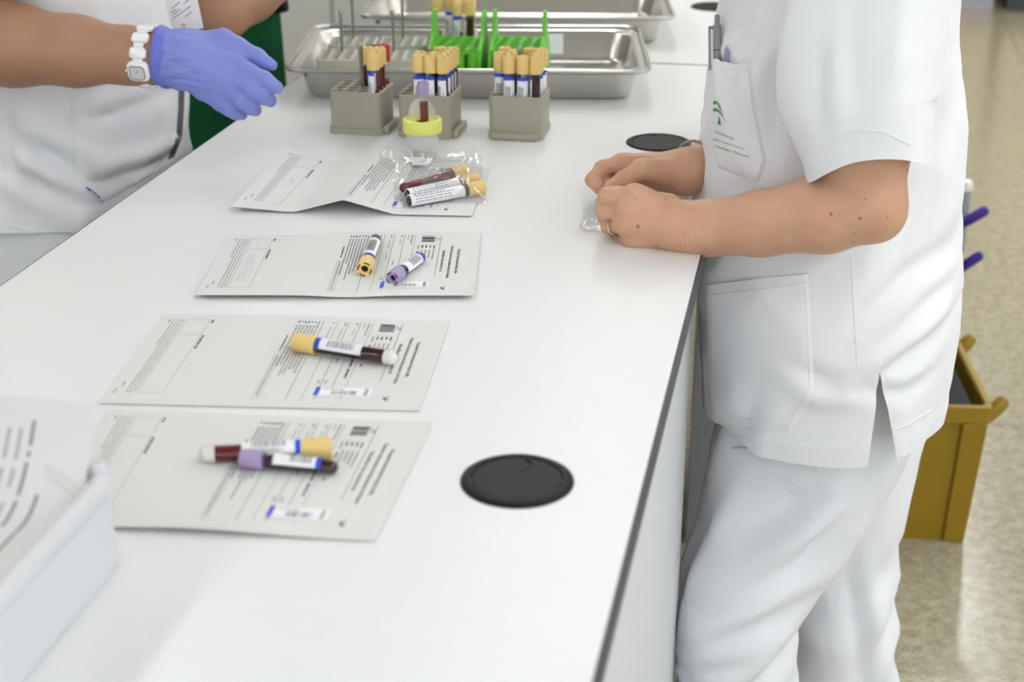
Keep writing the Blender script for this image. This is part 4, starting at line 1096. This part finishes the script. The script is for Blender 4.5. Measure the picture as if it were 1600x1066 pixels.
# near (left) arm and hand: a loose fist, finger ends curled round the bag
def ch(pts, rs): return [cone(pts[i], pts[i+1], rs[i], rs[i+1]) for i in range(len(pts)-1)]
WR = Q(1088, 358, 1.672)
armN = [cone(SH, Q(1352, 235, 1.650), .048, .046), cone(Q(1352, 235, 1.650), Q(1354, 314, 1.645), .046, .041), cone(Q(1354, 314, 1.645), Q(1372, 337, 1.645), .036, .028),
        cone(Q(1354, 318, 1.645), Q(1290, 333, 1.652), .042, .0435), cone(Q(1290, 332, 1.652), Q(1190, 349, 1.662), .0435, .0360),
        cone(Q(1190, 349, 1.662), WR, .0360, .0305), cone(Q(1100, 357, 1.672), Q(1078, 358, 1.670), .0305, .029)]
MC = [Q(990, 303, 1.668), Q(975, 327, 1.660), Q(972, 351, 1.660), Q(985, 373, 1.668)]
for m_, r_ in zip(MC, (.0112, .0108, .0105, .0100)): armN.append(cone(WR+(m_-WR)*.12, WR+(m_-WR)*.8, .0215, .0125)); armN.append(cone(WR+(m_-WR)*.8, m_, .0125, r_))
for m_ in MC: armN.append(ell(m_+np.array([.003, -.004, .002]), (.010, .0075, .0085)))
armN.append(cone(Q(1050, 352, 1.668), Q(1010, 345, 1.670), .026, .018))
fN = [ch([MC[0], Q(947, 307, 1.668), Q(943, 316, 1.692), Q(962, 318, 1.710)], [.0098, .0092, .0085, .0075]),
      ch([MC[1], Q(943, 331, 1.670), Q(944, 338, 1.696), Q(964, 336, 1.712)], [.0098, .0092, .0085, .0076]),
      ch([MC[2], Q(951, 354, 1.676), Q(957, 357, 1.700), Q(976, 352, 1.714)], [.0095, .0088, .0080, .0072]),
      ch([MC[3], Q(968, 376, 1.684), Q(976, 375, 1.704), Q(992, 366, 1.714)], [.0090, .0080, .0074, .0068]),
      ch([Q(1045, 322, 1.700), Q(1000, 312, 1.722), Q(966, 304, 1.726), Q(946, 303, 1.722)], [.015, .0120, .0100, .0085])]
# far (right) arm and hand: palm toward the near hand, thumb and index pinching
SHf = np.array([.055, 2.075, 1.335]); ELf = np.array([.06, 2.13, .985]); WRf = Q(1082, 268, 1.845)
armF = [cone(SHf, ELf, .050, .044), cone(ELf, ELf*.6+WRf*.4, .044, .040), cone(ELf*.6+WRf*.4, WRf, .040, .029)]
MF = [Q(972, 256, 1.850), Q(972, 265, 1.866), Q(978, 276, 1.872), Q(988, 286, 1.870)]
for m_, r_ in zip(MF, (.0135, .013, .0125, .012)): armF.append(cone(WRf+(m_-WRf)*.15, m_, .020, r_))
fF = [ch([MF[0], Q(942, 263, 1.838), Q(926, 281, 1.822), Q(936, 294, 1.806)], [.0112, .0100, .0090, .0080]),
      ch([MF[1], Q(946, 274, 1.852), Q(944, 288, 1.832), Q(958, 293, 1.815)], [.0112, .0100, .0090, .0080]),
      ch([MF[2], Q(956, 284, 1.858), Q(958, 294, 1.838), Q(972, 294, 1.822)], [.0108, .0096, .0086, .0076]),
      ch([MF[3], Q(970, 292, 1.860), Q(974, 297, 1.842), Q(988, 296, 1.828)], [.010, .0086, .0078, .0070]),
      ch([Q(1040, 268, 1.828), Q(1003, 264, 1.806), Q(975, 280, 1.796), Q(952, 294, 1.790)], [.0165, .0125, .0102, .0085])]
near_arm = sdf_mesh(armN, fN, .0016, kb=.011, kf=.004, kj=.0035)
Vn = relax(*near_arm, 3); axw = (WR-Q(1190, 349, 1.662)); axw /= np.linalg.norm(axw); cw = np.array(WR)
lw_ = (Vn-cw)@axw                             # wrist creases: fine grooves round the arm
rad = Vn-cw-lw_[:, None]*axw; rad /= np.linalg.norm(rad, axis=1)[:, None]
ang_ = np.arctan2(rad[:, 2], -rad[:, 1])
for k, (l0, dp) in enumerate(((-.006, .0007), (-.001, .0010), (.004, .0006), (.008, .0010), (.013, .0008), (.019, .0005))):
    wv = l0+.003*np.sin(ang_*1.3+k)+.0012*np.sin(ang_*3+2*k)
    Vn -= rad*(dp*np.exp(-((lw_-wv)/.0014)**2)*np.clip(1.3-abs(ang_)/1.6, 0, 1))[:, None]
near_arm = (Vn, near_arm[1])
pieces = [near_arm, sdf_mesh(armF, fF, .0024, kb=.016, kf=.005, kj=.007),
          head((.03, 1.90, 1.60), -1), sdf_mesh([ell((.04, 1.90, 1.2), (.10, .15, .20)), ell((.05, 1.90, .85), (.11, .16, .22)), cone((.06, 1.86, .8), (-.03, 1.80, .40), .045, .045), cone((-.03, 1.80, .40), (-.045, 1.79, .08), .045, .035), cone((.08, 2.0, .8), (.11, 2.0, .08), .05, .04)], [], .012, kb=.05)]
give(obj('body', body_mesh('body', pieces, (0, 2, 2, 2)), 'skin_fair', None), PR)
for o in list(COL.objects): pass
hb = empty('tmp'); head_bits((.03, 1.90, 1.60), -1, hb)
for o in list(hb.children): o.parent = None; give(o, PR)
bpy.data.objects.remove(hb)
# ring and bracelet
def torus_on(name, label, cat, c, axis, R_, r_, m, n=36, sq=1.0):
    e = empty(name, tuple(c), label, cat); z = Vector(axis).normalized(); x = z.orthogonal().normalized(); y = z.cross(x)
    pts = [tuple((x*math.cos(2*math.pi*k/n)+y*math.sin(2*math.pi*k/n)*sq)*R_) for k in range(n)]
    obj('band', MB().tube(pts+pts[:2], r_, 10, False), m, e); return e
rp = Q(961, 353, 1.669); torus_on('finger_ring', 'plain pale gold ring on the near bare hand', 'ring', rp, Q(951, 354, 1.676)-MC[2], .0104, .0013, 'gold')
br = empty('bracelet', tuple(Q(1091, 262, 1.848)), 'thin beaded metal bracelet on the far bare wrist', 'bracelet')
bm_ = MB().lathe([(.0023*math.sin(a), -.0023*math.cos(a)) for a in [math.pi*k/6 for k in range(7)]], 10).mesh('bead'); bm_.materials.append(MATS['steel_rod'])
axb = Vector(WRf-ELf).normalized(); xb_ = axb.orthogonal().normalized(); yb_ = axb.cross(xb_)
for k in range(44):
    a = 2*math.pi*k/44; o = bpy.data.objects.new('bead', bm_); COL.objects.link(o); o.parent = br; o.location = (xb_*math.cos(a)+yb_*math.sin(a))*.0345
# pen in the chest pocket
pa, pb = on_cloth(bvR, 1128, 150, .0056), on_cloth(bvR, 1128, 62, .0056)
pd_ = (pb-pa).normalized(); p0 = pa+(pb-pa)*((150-95)/(150-62))
pen = empty('ballpoint_pen', tuple(p0), 'grey ballpoint pen clipped in the chest pocket', 'pen')
xx_ = Vector((1, 0, 0)); xx_ = (xx_-pd_*xx_.dot(pd_)).normalized(); pen.rotation_euler = Matrix((xx_, pd_.cross(xx_), pd_)).transposed().to_euler()
obj('barrel', MB().lathe([(.0040, -.024), (.0050, -.020), (.0050, .040), (.0046, .041)], 18), 'pen_grey', pen)
obj('push_button', MB().lathe([(.0030, .040), (.0030, .053), (0, .054)], 14), 'pen_grey', pen)
obj('grip_seam', MB().lathe([(.00515, .010), (.00515, .011)], 18), 'pen_dark', pen)
obj('pocket_clip', MB().box(-.0105, -.0078, -.002, .002, -.012, .040).box(-.0105, -.003, -.002, .002, .037, .040), 'pen_grey', pen, smooth=False, bevel=.0005)
bk_ = empty('folded_note', tuple(on_cloth(bvR, 1139, 92, .006)), 'blue edged folded slip poking out of the chest pocket beside the pen', 'note')
obj('slip', MB().add([(-.003, 0, -.02), (.003, 0, -.02), (.010, .002, .014), (.006, .002, .008), (.001, .001, .016), (-.001, .001, .004)], [(0, 1, 2, 3), (0, 3, 5), (5, 3, 4)]), 'pen_ink', bk_, smooth=False)

# ---------------------------------------------------------------- left person (faces the table, +x)
PL = empty('person', (-1.03, 2.10, 0), 'person in white tunic with watch and blue gloves at the left side', 'person')
rowsL = [(.60, -.955, -1.26, .185), (.75, -.945, -1.27, .190), (.85, -.935, -1.26, .188), (.95, -.930, -1.25, .186), (1.05, -.930, -1.23, .186), (1.15, -.93, -1.22, .19), (1.28, -.94, -1.21, .195), (1.38, -.97, -1.19, .185), (1.43, -.99, -1.17, .135), (1.47, -1.0, -1.15, .075), (1.49, -1.01, -1.13, .062)]
crL = creases([([(40, 205), (90, 240), (160, 300)], .013, .008), ([(30, 255), (80, 290), (140, 330)], .012, .007), ([(140, 286), (200, 284), (255, 262)], .010, .008), ([(118, 180), (150, 185), (190, 175)], .010, .005), ([(20, 140), (25, 220), (15, 300)], .014, .010)], 1.92)
def foldL(p, th):
    z = p[2]
    return (crL(p)*1.3 if p[1] < 2.1 else 0)+folds(p, (.7, -.3, -.55), 14, 1.8, .006, 21.0)*max(0, min(1, (1.02-z)*6))+folds(p, (.1, .1, 1), 12, 1.5, .005, 25.0)+.0015*nz(p, 30)-.003
def hemL(t): return .775+(-.03 if t < 0 else 0)
tuL = obj('tunic', torso(1, rowsL, 2.10, hemL, 1.49, (1.0, .03, .10), -.62, foldL), 'cloth_white', None, angle=1.0)
bvL = bvh_of(tuL); give(tuL, PL)
give(obj('pocket', patch(bvL, [(113, 139), (116, 220), (120, 284), (158, 319)], [(272, 133), (272, 190), (268, 230), (235, 275)], .004), 'cloth_white', None, angle=1.0), PL)
seam(bvL, [(8, 352), (50, 360), (92, 366)], PL); seam(bvL, [(110, 140), (113, 215), (117, 280)], PL)
give(obj('dark_strip', patch(bvL, [(279, 128), (278, 170), (275, 215), (262, 250)], [(288, 128), (287, 170), (284, 212), (272, 246)], .003, 16, 4), 'liner_grey', None, angle=1.0), PL)  # narrow dark strip laid down the tunic front
bp_ = MB()
for (a, b) in (((133, 292), (140, 297)), ((141, 298), (148, 303)), ((149, 304), (152, 306)), ((155, 310), (157, 312))):
    q = [on_cloth(bvL, *a, .006), on_cloth(bvL, *b, .006), on_cloth(bvL, b[0]-.5, b[1]+2, .006), on_cloth(bvL, a[0]-.5, a[1]+2, .006)]
    if all(h is not None for h in q): bp_.add([tuple(h) for h in q], [(0, 1, 2, 3)])
if bp_.v: give(obj('ink_stain', bp_, 'blue_print', None, smooth=False, fix=False), PL)
SL = np.array([-1.02, 1.945, 1.38]); ELl = Q(-75, 62, 1.84); WL = Q(262, 90, 1.87)
S3 = [((-1.03, 2.0, 1.44), .055, .07), (SL, .08, .075), (SL*.55+ELl*.45+np.array([0, 0, 0]), .08, .07), (SL*.30+ELl*.70, .076, .066)]
give(obj('sleeve', sleeve(S3, fold_fn=foldS), 'cloth_white', None, angle=1.0), PL)
S4 = [((-1.03, 2.19, 1.44), .055, .07), ((-1.02, 2.265, 1.38), .08, .075), ((-1.0, 2.30, 1.27), .078, .068), ((-.985, 2.31, 1.19), .074, .064)]
give(obj('sleeve', sleeve(S4, fold_fn=foldS), 'cloth_white', None, angle=1.0), PL)
def foldT3(p, a): return folds(p, (.3, 0, 1), 15, 2, .005, 31.0)
for yy in (2.01, 2.19):
    give(obj('trouser_leg', limb([(-1.11, yy, .92, .14, .09), (-1.11, yy, .70, .14, .095), (-1.09, yy, .45, .105, .088), (-1.07, yy, .2, .082, .082), (-1.07, yy, .045, .082, .082)], fold_fn=foldT3, cap=True), 'cloth_trouser', None, angle=1.0), PL)
for yy in (2.01, 2.19):
    shoe(-1.07, yy, 1, None); give(bpy.data.objects[[o.name for o in COL.objects if o.name.startswith('shoe')][-1]], PL)
wr0 = Q(232, 88, 1.868)
armA = [cone(SL, ELl, .052, .052), cone(ELl, Q(20, 70, 1.85), .054, .0530), cone(Q(20, 70, 1.85), Q(120, 80, 1.86), .0530, .0445), cone(Q(120, 80, 1.86), Q(205, 87, 1.866), .0445, .0360), cone(Q(205, 87, 1.866), Q(275, 92, 1.87), .0352, .0335)]
ELo = Q(344, 22, 2.26); WRo = ELo+np.array([.075, .15, .045]); SLo = np.array([-1.02, 2.265, 1.38])
armB = [cone(SLo, ELo, .050, .040), cone(ELo, ELo*.6+WRo*.4, .041, .038), cone(ELo*.6+WRo*.4, WRo, .038, .029)]
pieces = [sdf_mesh(armA, [], .003, kb=.016), sdf_mesh(armB, [], .004, kb=.016), head((-1.0, 2.10, 1.66), 1),
          sdf_mesh([ell((-1.08, 2.10, 1.22), (.09, .13, .2)), ell((-1.09, 2.10, .95), (.09, .13, .16)), cone((-1.1, 2.01, .9), (-1.07, 2.01, .08), .05, .04), cone((-1.1, 2.19, .9), (-1.07, 2.19, .08), .05, .04)], [], .012, kb=.05)]
give(obj('body', body_mesh('body', pieces, 2), 'skin_tan', None), PL)
hb = empty('tmp'); head_bits((-1.0, 2.10, 1.66), 1, hb)
for o in list(hb.children): o.parent = None; give(o, PL)
bpy.data.objects.remove(hb)
# gloved right hand
MG = [Q(366, 100, 1.880), Q(368, 122, 1.872), Q(360, 142, 1.868), Q(343, 156, 1.868)]
gb = [cone(Q(262, 90, 1.87), Q(285, 92, 1.872), .0365, .036)]
for m_, r_ in zip(MG, (.0145, .014, .0135, .013)): gb.append(cone(Q(278, 92, 1.872)+(m_-Q(278, 92, 1.872))*.1, m_, .026, r_))
gb += [cone(Q(290, 74, 1.885), Q(345, 66, 1.900), .021, .0165), cone(Q(300, 100, 1.870), Q(345, 118, 1.868), .026, .020)]
fg = [ch([Q(350, 64, 1.900), Q(372, 73, 1.902), Q(402, 89, 1.900), Q(425, 102, 1.895)], [.0150, .0120, .0108, .0075]),
      ch([MG[0], Q(388, 113, 1.874), Q(412, 124, 1.872), Q(432, 137, 1.876)], [.0135, .0118, .0108, .0090]),
      ch([MG[1], Q(389, 138, 1.862), Q(410, 150, 1.868), Q(422, 157, 1.885)], [.013, .0115, .0106, .0092]),
      ch([MG[2], Q(376, 156, 1.858), Q(391, 167, 1.866), Q(399, 172, 1.884)], [.0125, .0108, .0098, .0086]),
      ch([MG[3], Q(358, 169, 1.860), Q(369, 176, 1.868), Q(378, 179, 1.884)], [.0115, .0098, .0090, .0078])]
gl1 = sdf_mesh(gb, fg, .0022, kb=.016, kf=.006, kj=.009)
V, Fq = gl1; V = relax(V, Fq, 2)
ctr = Q(278, 92, 1.872)
for i in range(len(V)):                       # stretched latex creases near the wrist
    dd = V[i][0]-ctr[0]; wgt = math.exp(-((dd-.02)/.03)**2)
    n_ = noise.noise(Vector((V[i][0]*35+V[i][2]*60, V[i][1]*20, V[i][2]*160)))
    V[i] += (V[i]-np.array([V[i][0], ctr[1], ctr[2]]))*.11*wgt*n_
m = bpy.data.meshes.new('glove'); m.from_pydata(V.tolist(), [], Fq.tolist()); m.shade_smooth()
gv = give(obj('glove', m, 'glove_blue', None), PL)
cuffc = [Q(252, 89, 1.869), Q(256, 89, 1.869), Q(261, 90, 1.870), Q(270, 91, 1.871)]
cu = MB(); rings = []
for c_, r_ in zip(cuffc, (.0385, .0405, .0395, .0365)):
    rings.append([(c_[0]+.004*math.sin(3*a)*.5+.0015*nz((a*3, 1, 2)), c_[1]+r_*math.cos(a)*(1+.03*math.sin(5*a)), c_[2]+r_*math.sin(a)*(1+.03*math.cos(4*a))) for a in [2*math.pi*k/48 for k in range(48)]])
o = obj('cuff', cu.loft(rings), 'glove_deep', None, angle=1.2); o.parent = gv
# other glove, just its cuff and hand reaching away
V, Fq = sdf_mesh([cone(WRo-(WRo-ELo)*.12, WRo, .034, .033), ell(WRo+np.array([.03, .045, .02]), (.04, .05, .03)), cone(WRo+np.array([.04, .06, .02]), WRo+np.array([.075, .10, .01]), .014, .010)],
                 [ch([WRo+np.array([.03+.012*k, .075-.012*k, .03-.008*k]), WRo+np.array([.055+.012*k, .12-.012*k, .025-.01*k]), WRo+np.array([.075+.01*k, .135-.012*k, .005-.01*k])], [.011, .010, .008]) for k in range(4)], .003)
give(obj('glove', body_mesh('glove', [(V, Fq)], 2), 'glove_deep', None), PL)
# watch on the right wrist
wa = Vector(Q(275, 92, 1.87)-Q(205, 87, 1.866)).normalized(); wc = Vector(Q(231, 88, 1.868))
watch = empty('wrist_watch', tuple(wc), 'white link bracelet watch with square face on the tanned wrist', 'watch')
xv = Vector((0, -1, 0)); xv = (xv-wa*xv.dot(wa)).normalized(); yv = wa.cross(xv)     # xv toward the viewer, yv up or down
if yv.z < 0: yv = -yv
def wmat(ang): 
    r = (xv*math.cos(ang)+yv*math.sin(ang)); t = wa; u = r.cross(t)
    return Matrix(((t.x, u.x, r.x), (t.y, u.y, r.y), (t.z, u.z, r.z)))
RWR = .0362
def pad(w_, h_, th, r, ch_=.0015): return MB().loft([[(x, y, 0) for x, y in rrect(w_, h_, r, 5)], [(x, y, th-ch_) for x, y in rrect(w_, h_, r, 5)], [(x, y, th) for x, y in rrect(w_-2*ch_, h_-2*ch_, max(r-ch_, .0005), 5)]], cap0=True, cap1=True)
link_m = pad(.0225, .0150, .0052, .005).mesh('link', angle=.9); link_m.materials.append(MATS['ceramic'])
bar_m = pad(.0130, .0060, .0034, .001, .0006).mesh('link_bar', angle=.9); bar_m.materials.append(MATS['ceramic'])
face_a = -.30
def put(me, nm, ang, rad, par):
    o = bpy.data.objects.new(nm, me); COL.objects.link(o); o.parent = par; M = wmat(ang).to_4x4(); M.translation = (xv*math.cos(ang)+yv*math.sin(ang))*rad; o.matrix_local = M; return o
for k in range(1, 10):
    ang = face_a+.62+.56*(k-1)
    put(link_m, 'link', ang, RWR, watch); put(bar_m, 'link_bar', ang+.28, RWR+.0004, watch)
put(bar_m, 'link_bar', face_a+.40, RWR+.0004, watch)
case = put(pad(.0290, .0270, .0085, .0075, .002).mesh('case', angle=.9), 'case', face_a, RWR-.0015, watch); case.data.materials.append(MATS['ceramic'])
dl = MB().loft([[(x, y, .0088) for x, y in rrect(.0185, .0180, .0045, 5)], [(x, y, .0090) for x, y in rrect(.0182, .0177, .0045, 5)]], cap1=True)
obj('dial', dl, 'dial', case); 
rg = [(x, y, .0087) for x, y in rrect(.0192, .0186, .0048, 5)]; obj('bezel', MB().tube(rg+rg[:2], .0007, 6, False), 'steel_rod', case)
obj('hands', MB().box(-.0003, .0003, 0, .0045, .0091, .0094).box(-.0025, 0, -.0003, .0003, .0091, .0094), 'steel_rod', case, smooth=False)
obj('crown', MB().tube([(-.0145, 0, .004), (-.0175, 0, .004)], .0016, 10), 'ceramic', case)
# badge hanging on the tunic
def bd(px, py, o_=.004): return on_cloth(bvL, px, py, o_)
q = [Q(262, 22, 1.985), Q(318, 44, 1.985), Q(303, -16, 2.0), Q(262, -6, 2.0)]
b0 = Q(288, 20, 1.985); badge = empty('name_badge', tuple(b0), 'white name badge with small print hanging on the left tunic', 'badge')
BQ = [Q(271, 52, 1.986), Q(318, 44, 1.976), Q(304, -22, 1.990), Q(255, -6, 2.0)]
def bq(s, t, l=0.0): p = BQ[0]*(1-s)*(1-t)+BQ[1]*s*(1-t)+BQ[2]*s*t+BQ[3]*(1-s)*t; return tuple(p-b0+np.array([.3, -.9, .2])*l)
obj('card', MB().add([bq(0, 0), bq(1, 0), bq(1, 1), bq(0, 1), bq(0, 0, -.0012), bq(1, 0, -.0012), bq(1, 1, -.0012), bq(0, 1, -.0012)], [(0, 1, 2, 3), (7, 6, 5, 4), (0, 4, 5, 1), (1, 5, 6, 2), (2, 6, 7, 3), (3, 7, 4, 0)]), 'sticker', badge, smooth=False)
pm = MB()
for s0, s1, t, dt_ in ((.10, .75, .36, .20), (.12, .40, .45, .10), (.5, .75, .34, .08), (.15, .45, .62, .10), (.55, .8, .66, .08), (.10, .28, .52, .05)):
    pm.add([bq(s0, t, .0006), bq(s1, t+dt_, .0006), bq(s1, t+dt_+.022, .0006), bq(s0, t+.022, .0006)], [(0, 1, 2, 3)])
obj('print', pm, 'ink_grey', badge, smooth=False, fix=False)
V = []
for k in range(17):
    a = 2*math.pi*k/16; V += [bq(.38+.07*math.cos(a), .14+.055*math.sin(a), .0006), bq(.38+.045*math.cos(a), .13+.03*math.sin(a), .0006)]
obj('crest', MB().add(V, [(2*k, 2*k+1, 2*k+3, 2*k+2) for k in range(16)]), 'grey_paint', badge, smooth=False, fix=False)

# ================================================================== THINGS ON THE FLOOR BEHIND
# yellow crate with grey liner
ya = math.radians(7)
cr = empty('waste_crate', (.122, 2.785, 0), 'yellow plastic crate with grey liner on the floor behind the right person', 'crate', rot=(0, 0, ya))
Wc, Dc, Hc = .44, .32, .285
def o4(w_, d_, z, r=.012): return [(x, y, z) for x, y in rrect(w_, d_, r, 4)]
obj('shell', MB().loft([o4(Wc-.03, Dc-.03, 0), o4(Wc, Dc, Hc), o4(Wc-.012, Dc-.012, Hc), o4(Wc-.040, Dc-.040, .012)], cap0=True, cap1=True), 'bin_yellow', cr)
rim = MB().loft([o4(Wc+.004, Dc+.004, Hc-.030), o4(Wc+.014, Dc+.014, Hc-.028), o4(Wc+.014, Dc+.014, Hc+.004), o4(Wc-.008, Dc-.008, Hc+.004), o4(Wc-.008, Dc-.008, Hc-.01)])
obj('rim', rim, 'bin_yellow', cr)
for sx in (-1, 1):
    obj('corner_rib', MB().add([(sx*(Wc/2-.052), -Dc/2+.013, 0), (sx*(Wc/2-.013), -Dc/2+.013, 0), (sx*(Wc/2), -Dc/2-.001, Hc-.03), (sx*(Wc/2-.045), -Dc/2-.001, Hc-.03),
         (sx*(Wc/2-.052), -Dc/2+.007, 0), (sx*(Wc/2-.013), -Dc/2+.007, 0), (sx*(Wc/2), -Dc/2-.007, Hc-.03), (sx*(Wc/2-.045), -Dc/2-.007, Hc-.03)], [(0, 3, 2, 1), (4, 5, 6, 7), (0, 1, 5, 4), (1, 2, 6, 5), (2, 3, 7, 6), (3, 0, 4, 7)]), 'bin_yellow', cr, smooth=False, bevel=.002)
    for sy in (-1, 1):
        x, y = sx*(Wc/2+.004), sy*(Dc/2-.012)
        obj('lug', MB().tube([(x-sx*.004, y, Hc-.022), (x+sx*.012, y, Hc-.004), (x+sx*.022, y, Hc+.010), (x+sx*.026, y, Hc+.016)], [.014, .014, .013, .008], 14), 'bin_yellow', cr)
ln = MB()
V = []
for j in range(15):
    for i in range(21):
        x, y = (i/20-.5)*(Wc-.045), (j/14-.5)*(Dc-.045); e2 = min(1, 8*min(i/20, 1-i/20, j/14, 1-j/14))
        V.append((x, y, Hc-.012-.075*e2+.02*noise.noise(Vector((x*14, y*14, 2)))*e2))
obj('liner', ln.add(V, [(j*21+i, j*21+i+1, j*21+22+i, j*21+21+i) for j in range(14) for i in range(20)]), 'liner_grey', cr)
# metal stand with two indigo grips
st = empty('equipment_stand', (.318, 3.09, 0), 'grey metal stand with two indigo grips behind the right person', 'stand')
obj('post', MB().tube([(0, 0, .02), (0, 0, .57)], .011, 16), 'grey_paint', st)
obj('post_cap', MB().lathe([(.0125, .565), (.0135, .575), (.010, .585), (0, .587)], 18), 'gel', st)
obj('base', MB().lathe([(0, 0), (.07, 0), (.07, .010), (.02, .02), (.012, .03)], 32), 'grey_paint', st)
for z1_, z2_ in ((.500, .532), (.400, .436)):
    g_ = MB().tube([(-.004, -.012, z1_-.004), (.010, -.014, z1_+.006), (.040, -.018, z2_-.002), (.045, -.0185, z2_+.002)], [.009, .0105, .0105, .006], 14); obj('grip', g_, 'indigo', st)
# green cloth sack on its frame behind the left person
sk = empty('laundry_sack', (-1.236, 2.78, 0), 'tall green cloth sack with black rim behind the gloved hand', 'sack')
def sackring(z, r):
    return [((r+.010*math.sin(7*a+2*z)*1.0+.006*math.sin(13*a+5))*math.cos(a), (r*.8+.008*math.sin(7*a+2*z))*math.sin(a), z) for a in [2*math.pi*k/96 for k in range(96)]]
obj('cloth_bag', MB().loft([sackring(z, r) for z, r in ((.03, .10), (.04, .20), (.15, .222), (.4, .226), (.7, .226), (.93, .224))], cap0=True), 'cloth_green', sk)
rr = [(.232*math.cos(a), .186*math.sin(a), .945) for a in [2*math.pi*k/64 for k in range(64)]]
obj('rim', MB().tube(rr+rr[:2], .012, 10, False), 'black_plastic', sk)
obj('hinge', MB().tube([(.225, -.03, .945), (.262, -.03, .948)], [.016, .010], 12), 'black_plastic', sk)
for a in (.6, 2.2, 3.8, 5.4):
    obj('frame_leg', MB().tube([(.20*math.cos(a), .16*math.sin(a), .03), (.22*math.cos(a), .175*math.sin(a), .935)], .008, 8), 'steel_rod', sk)
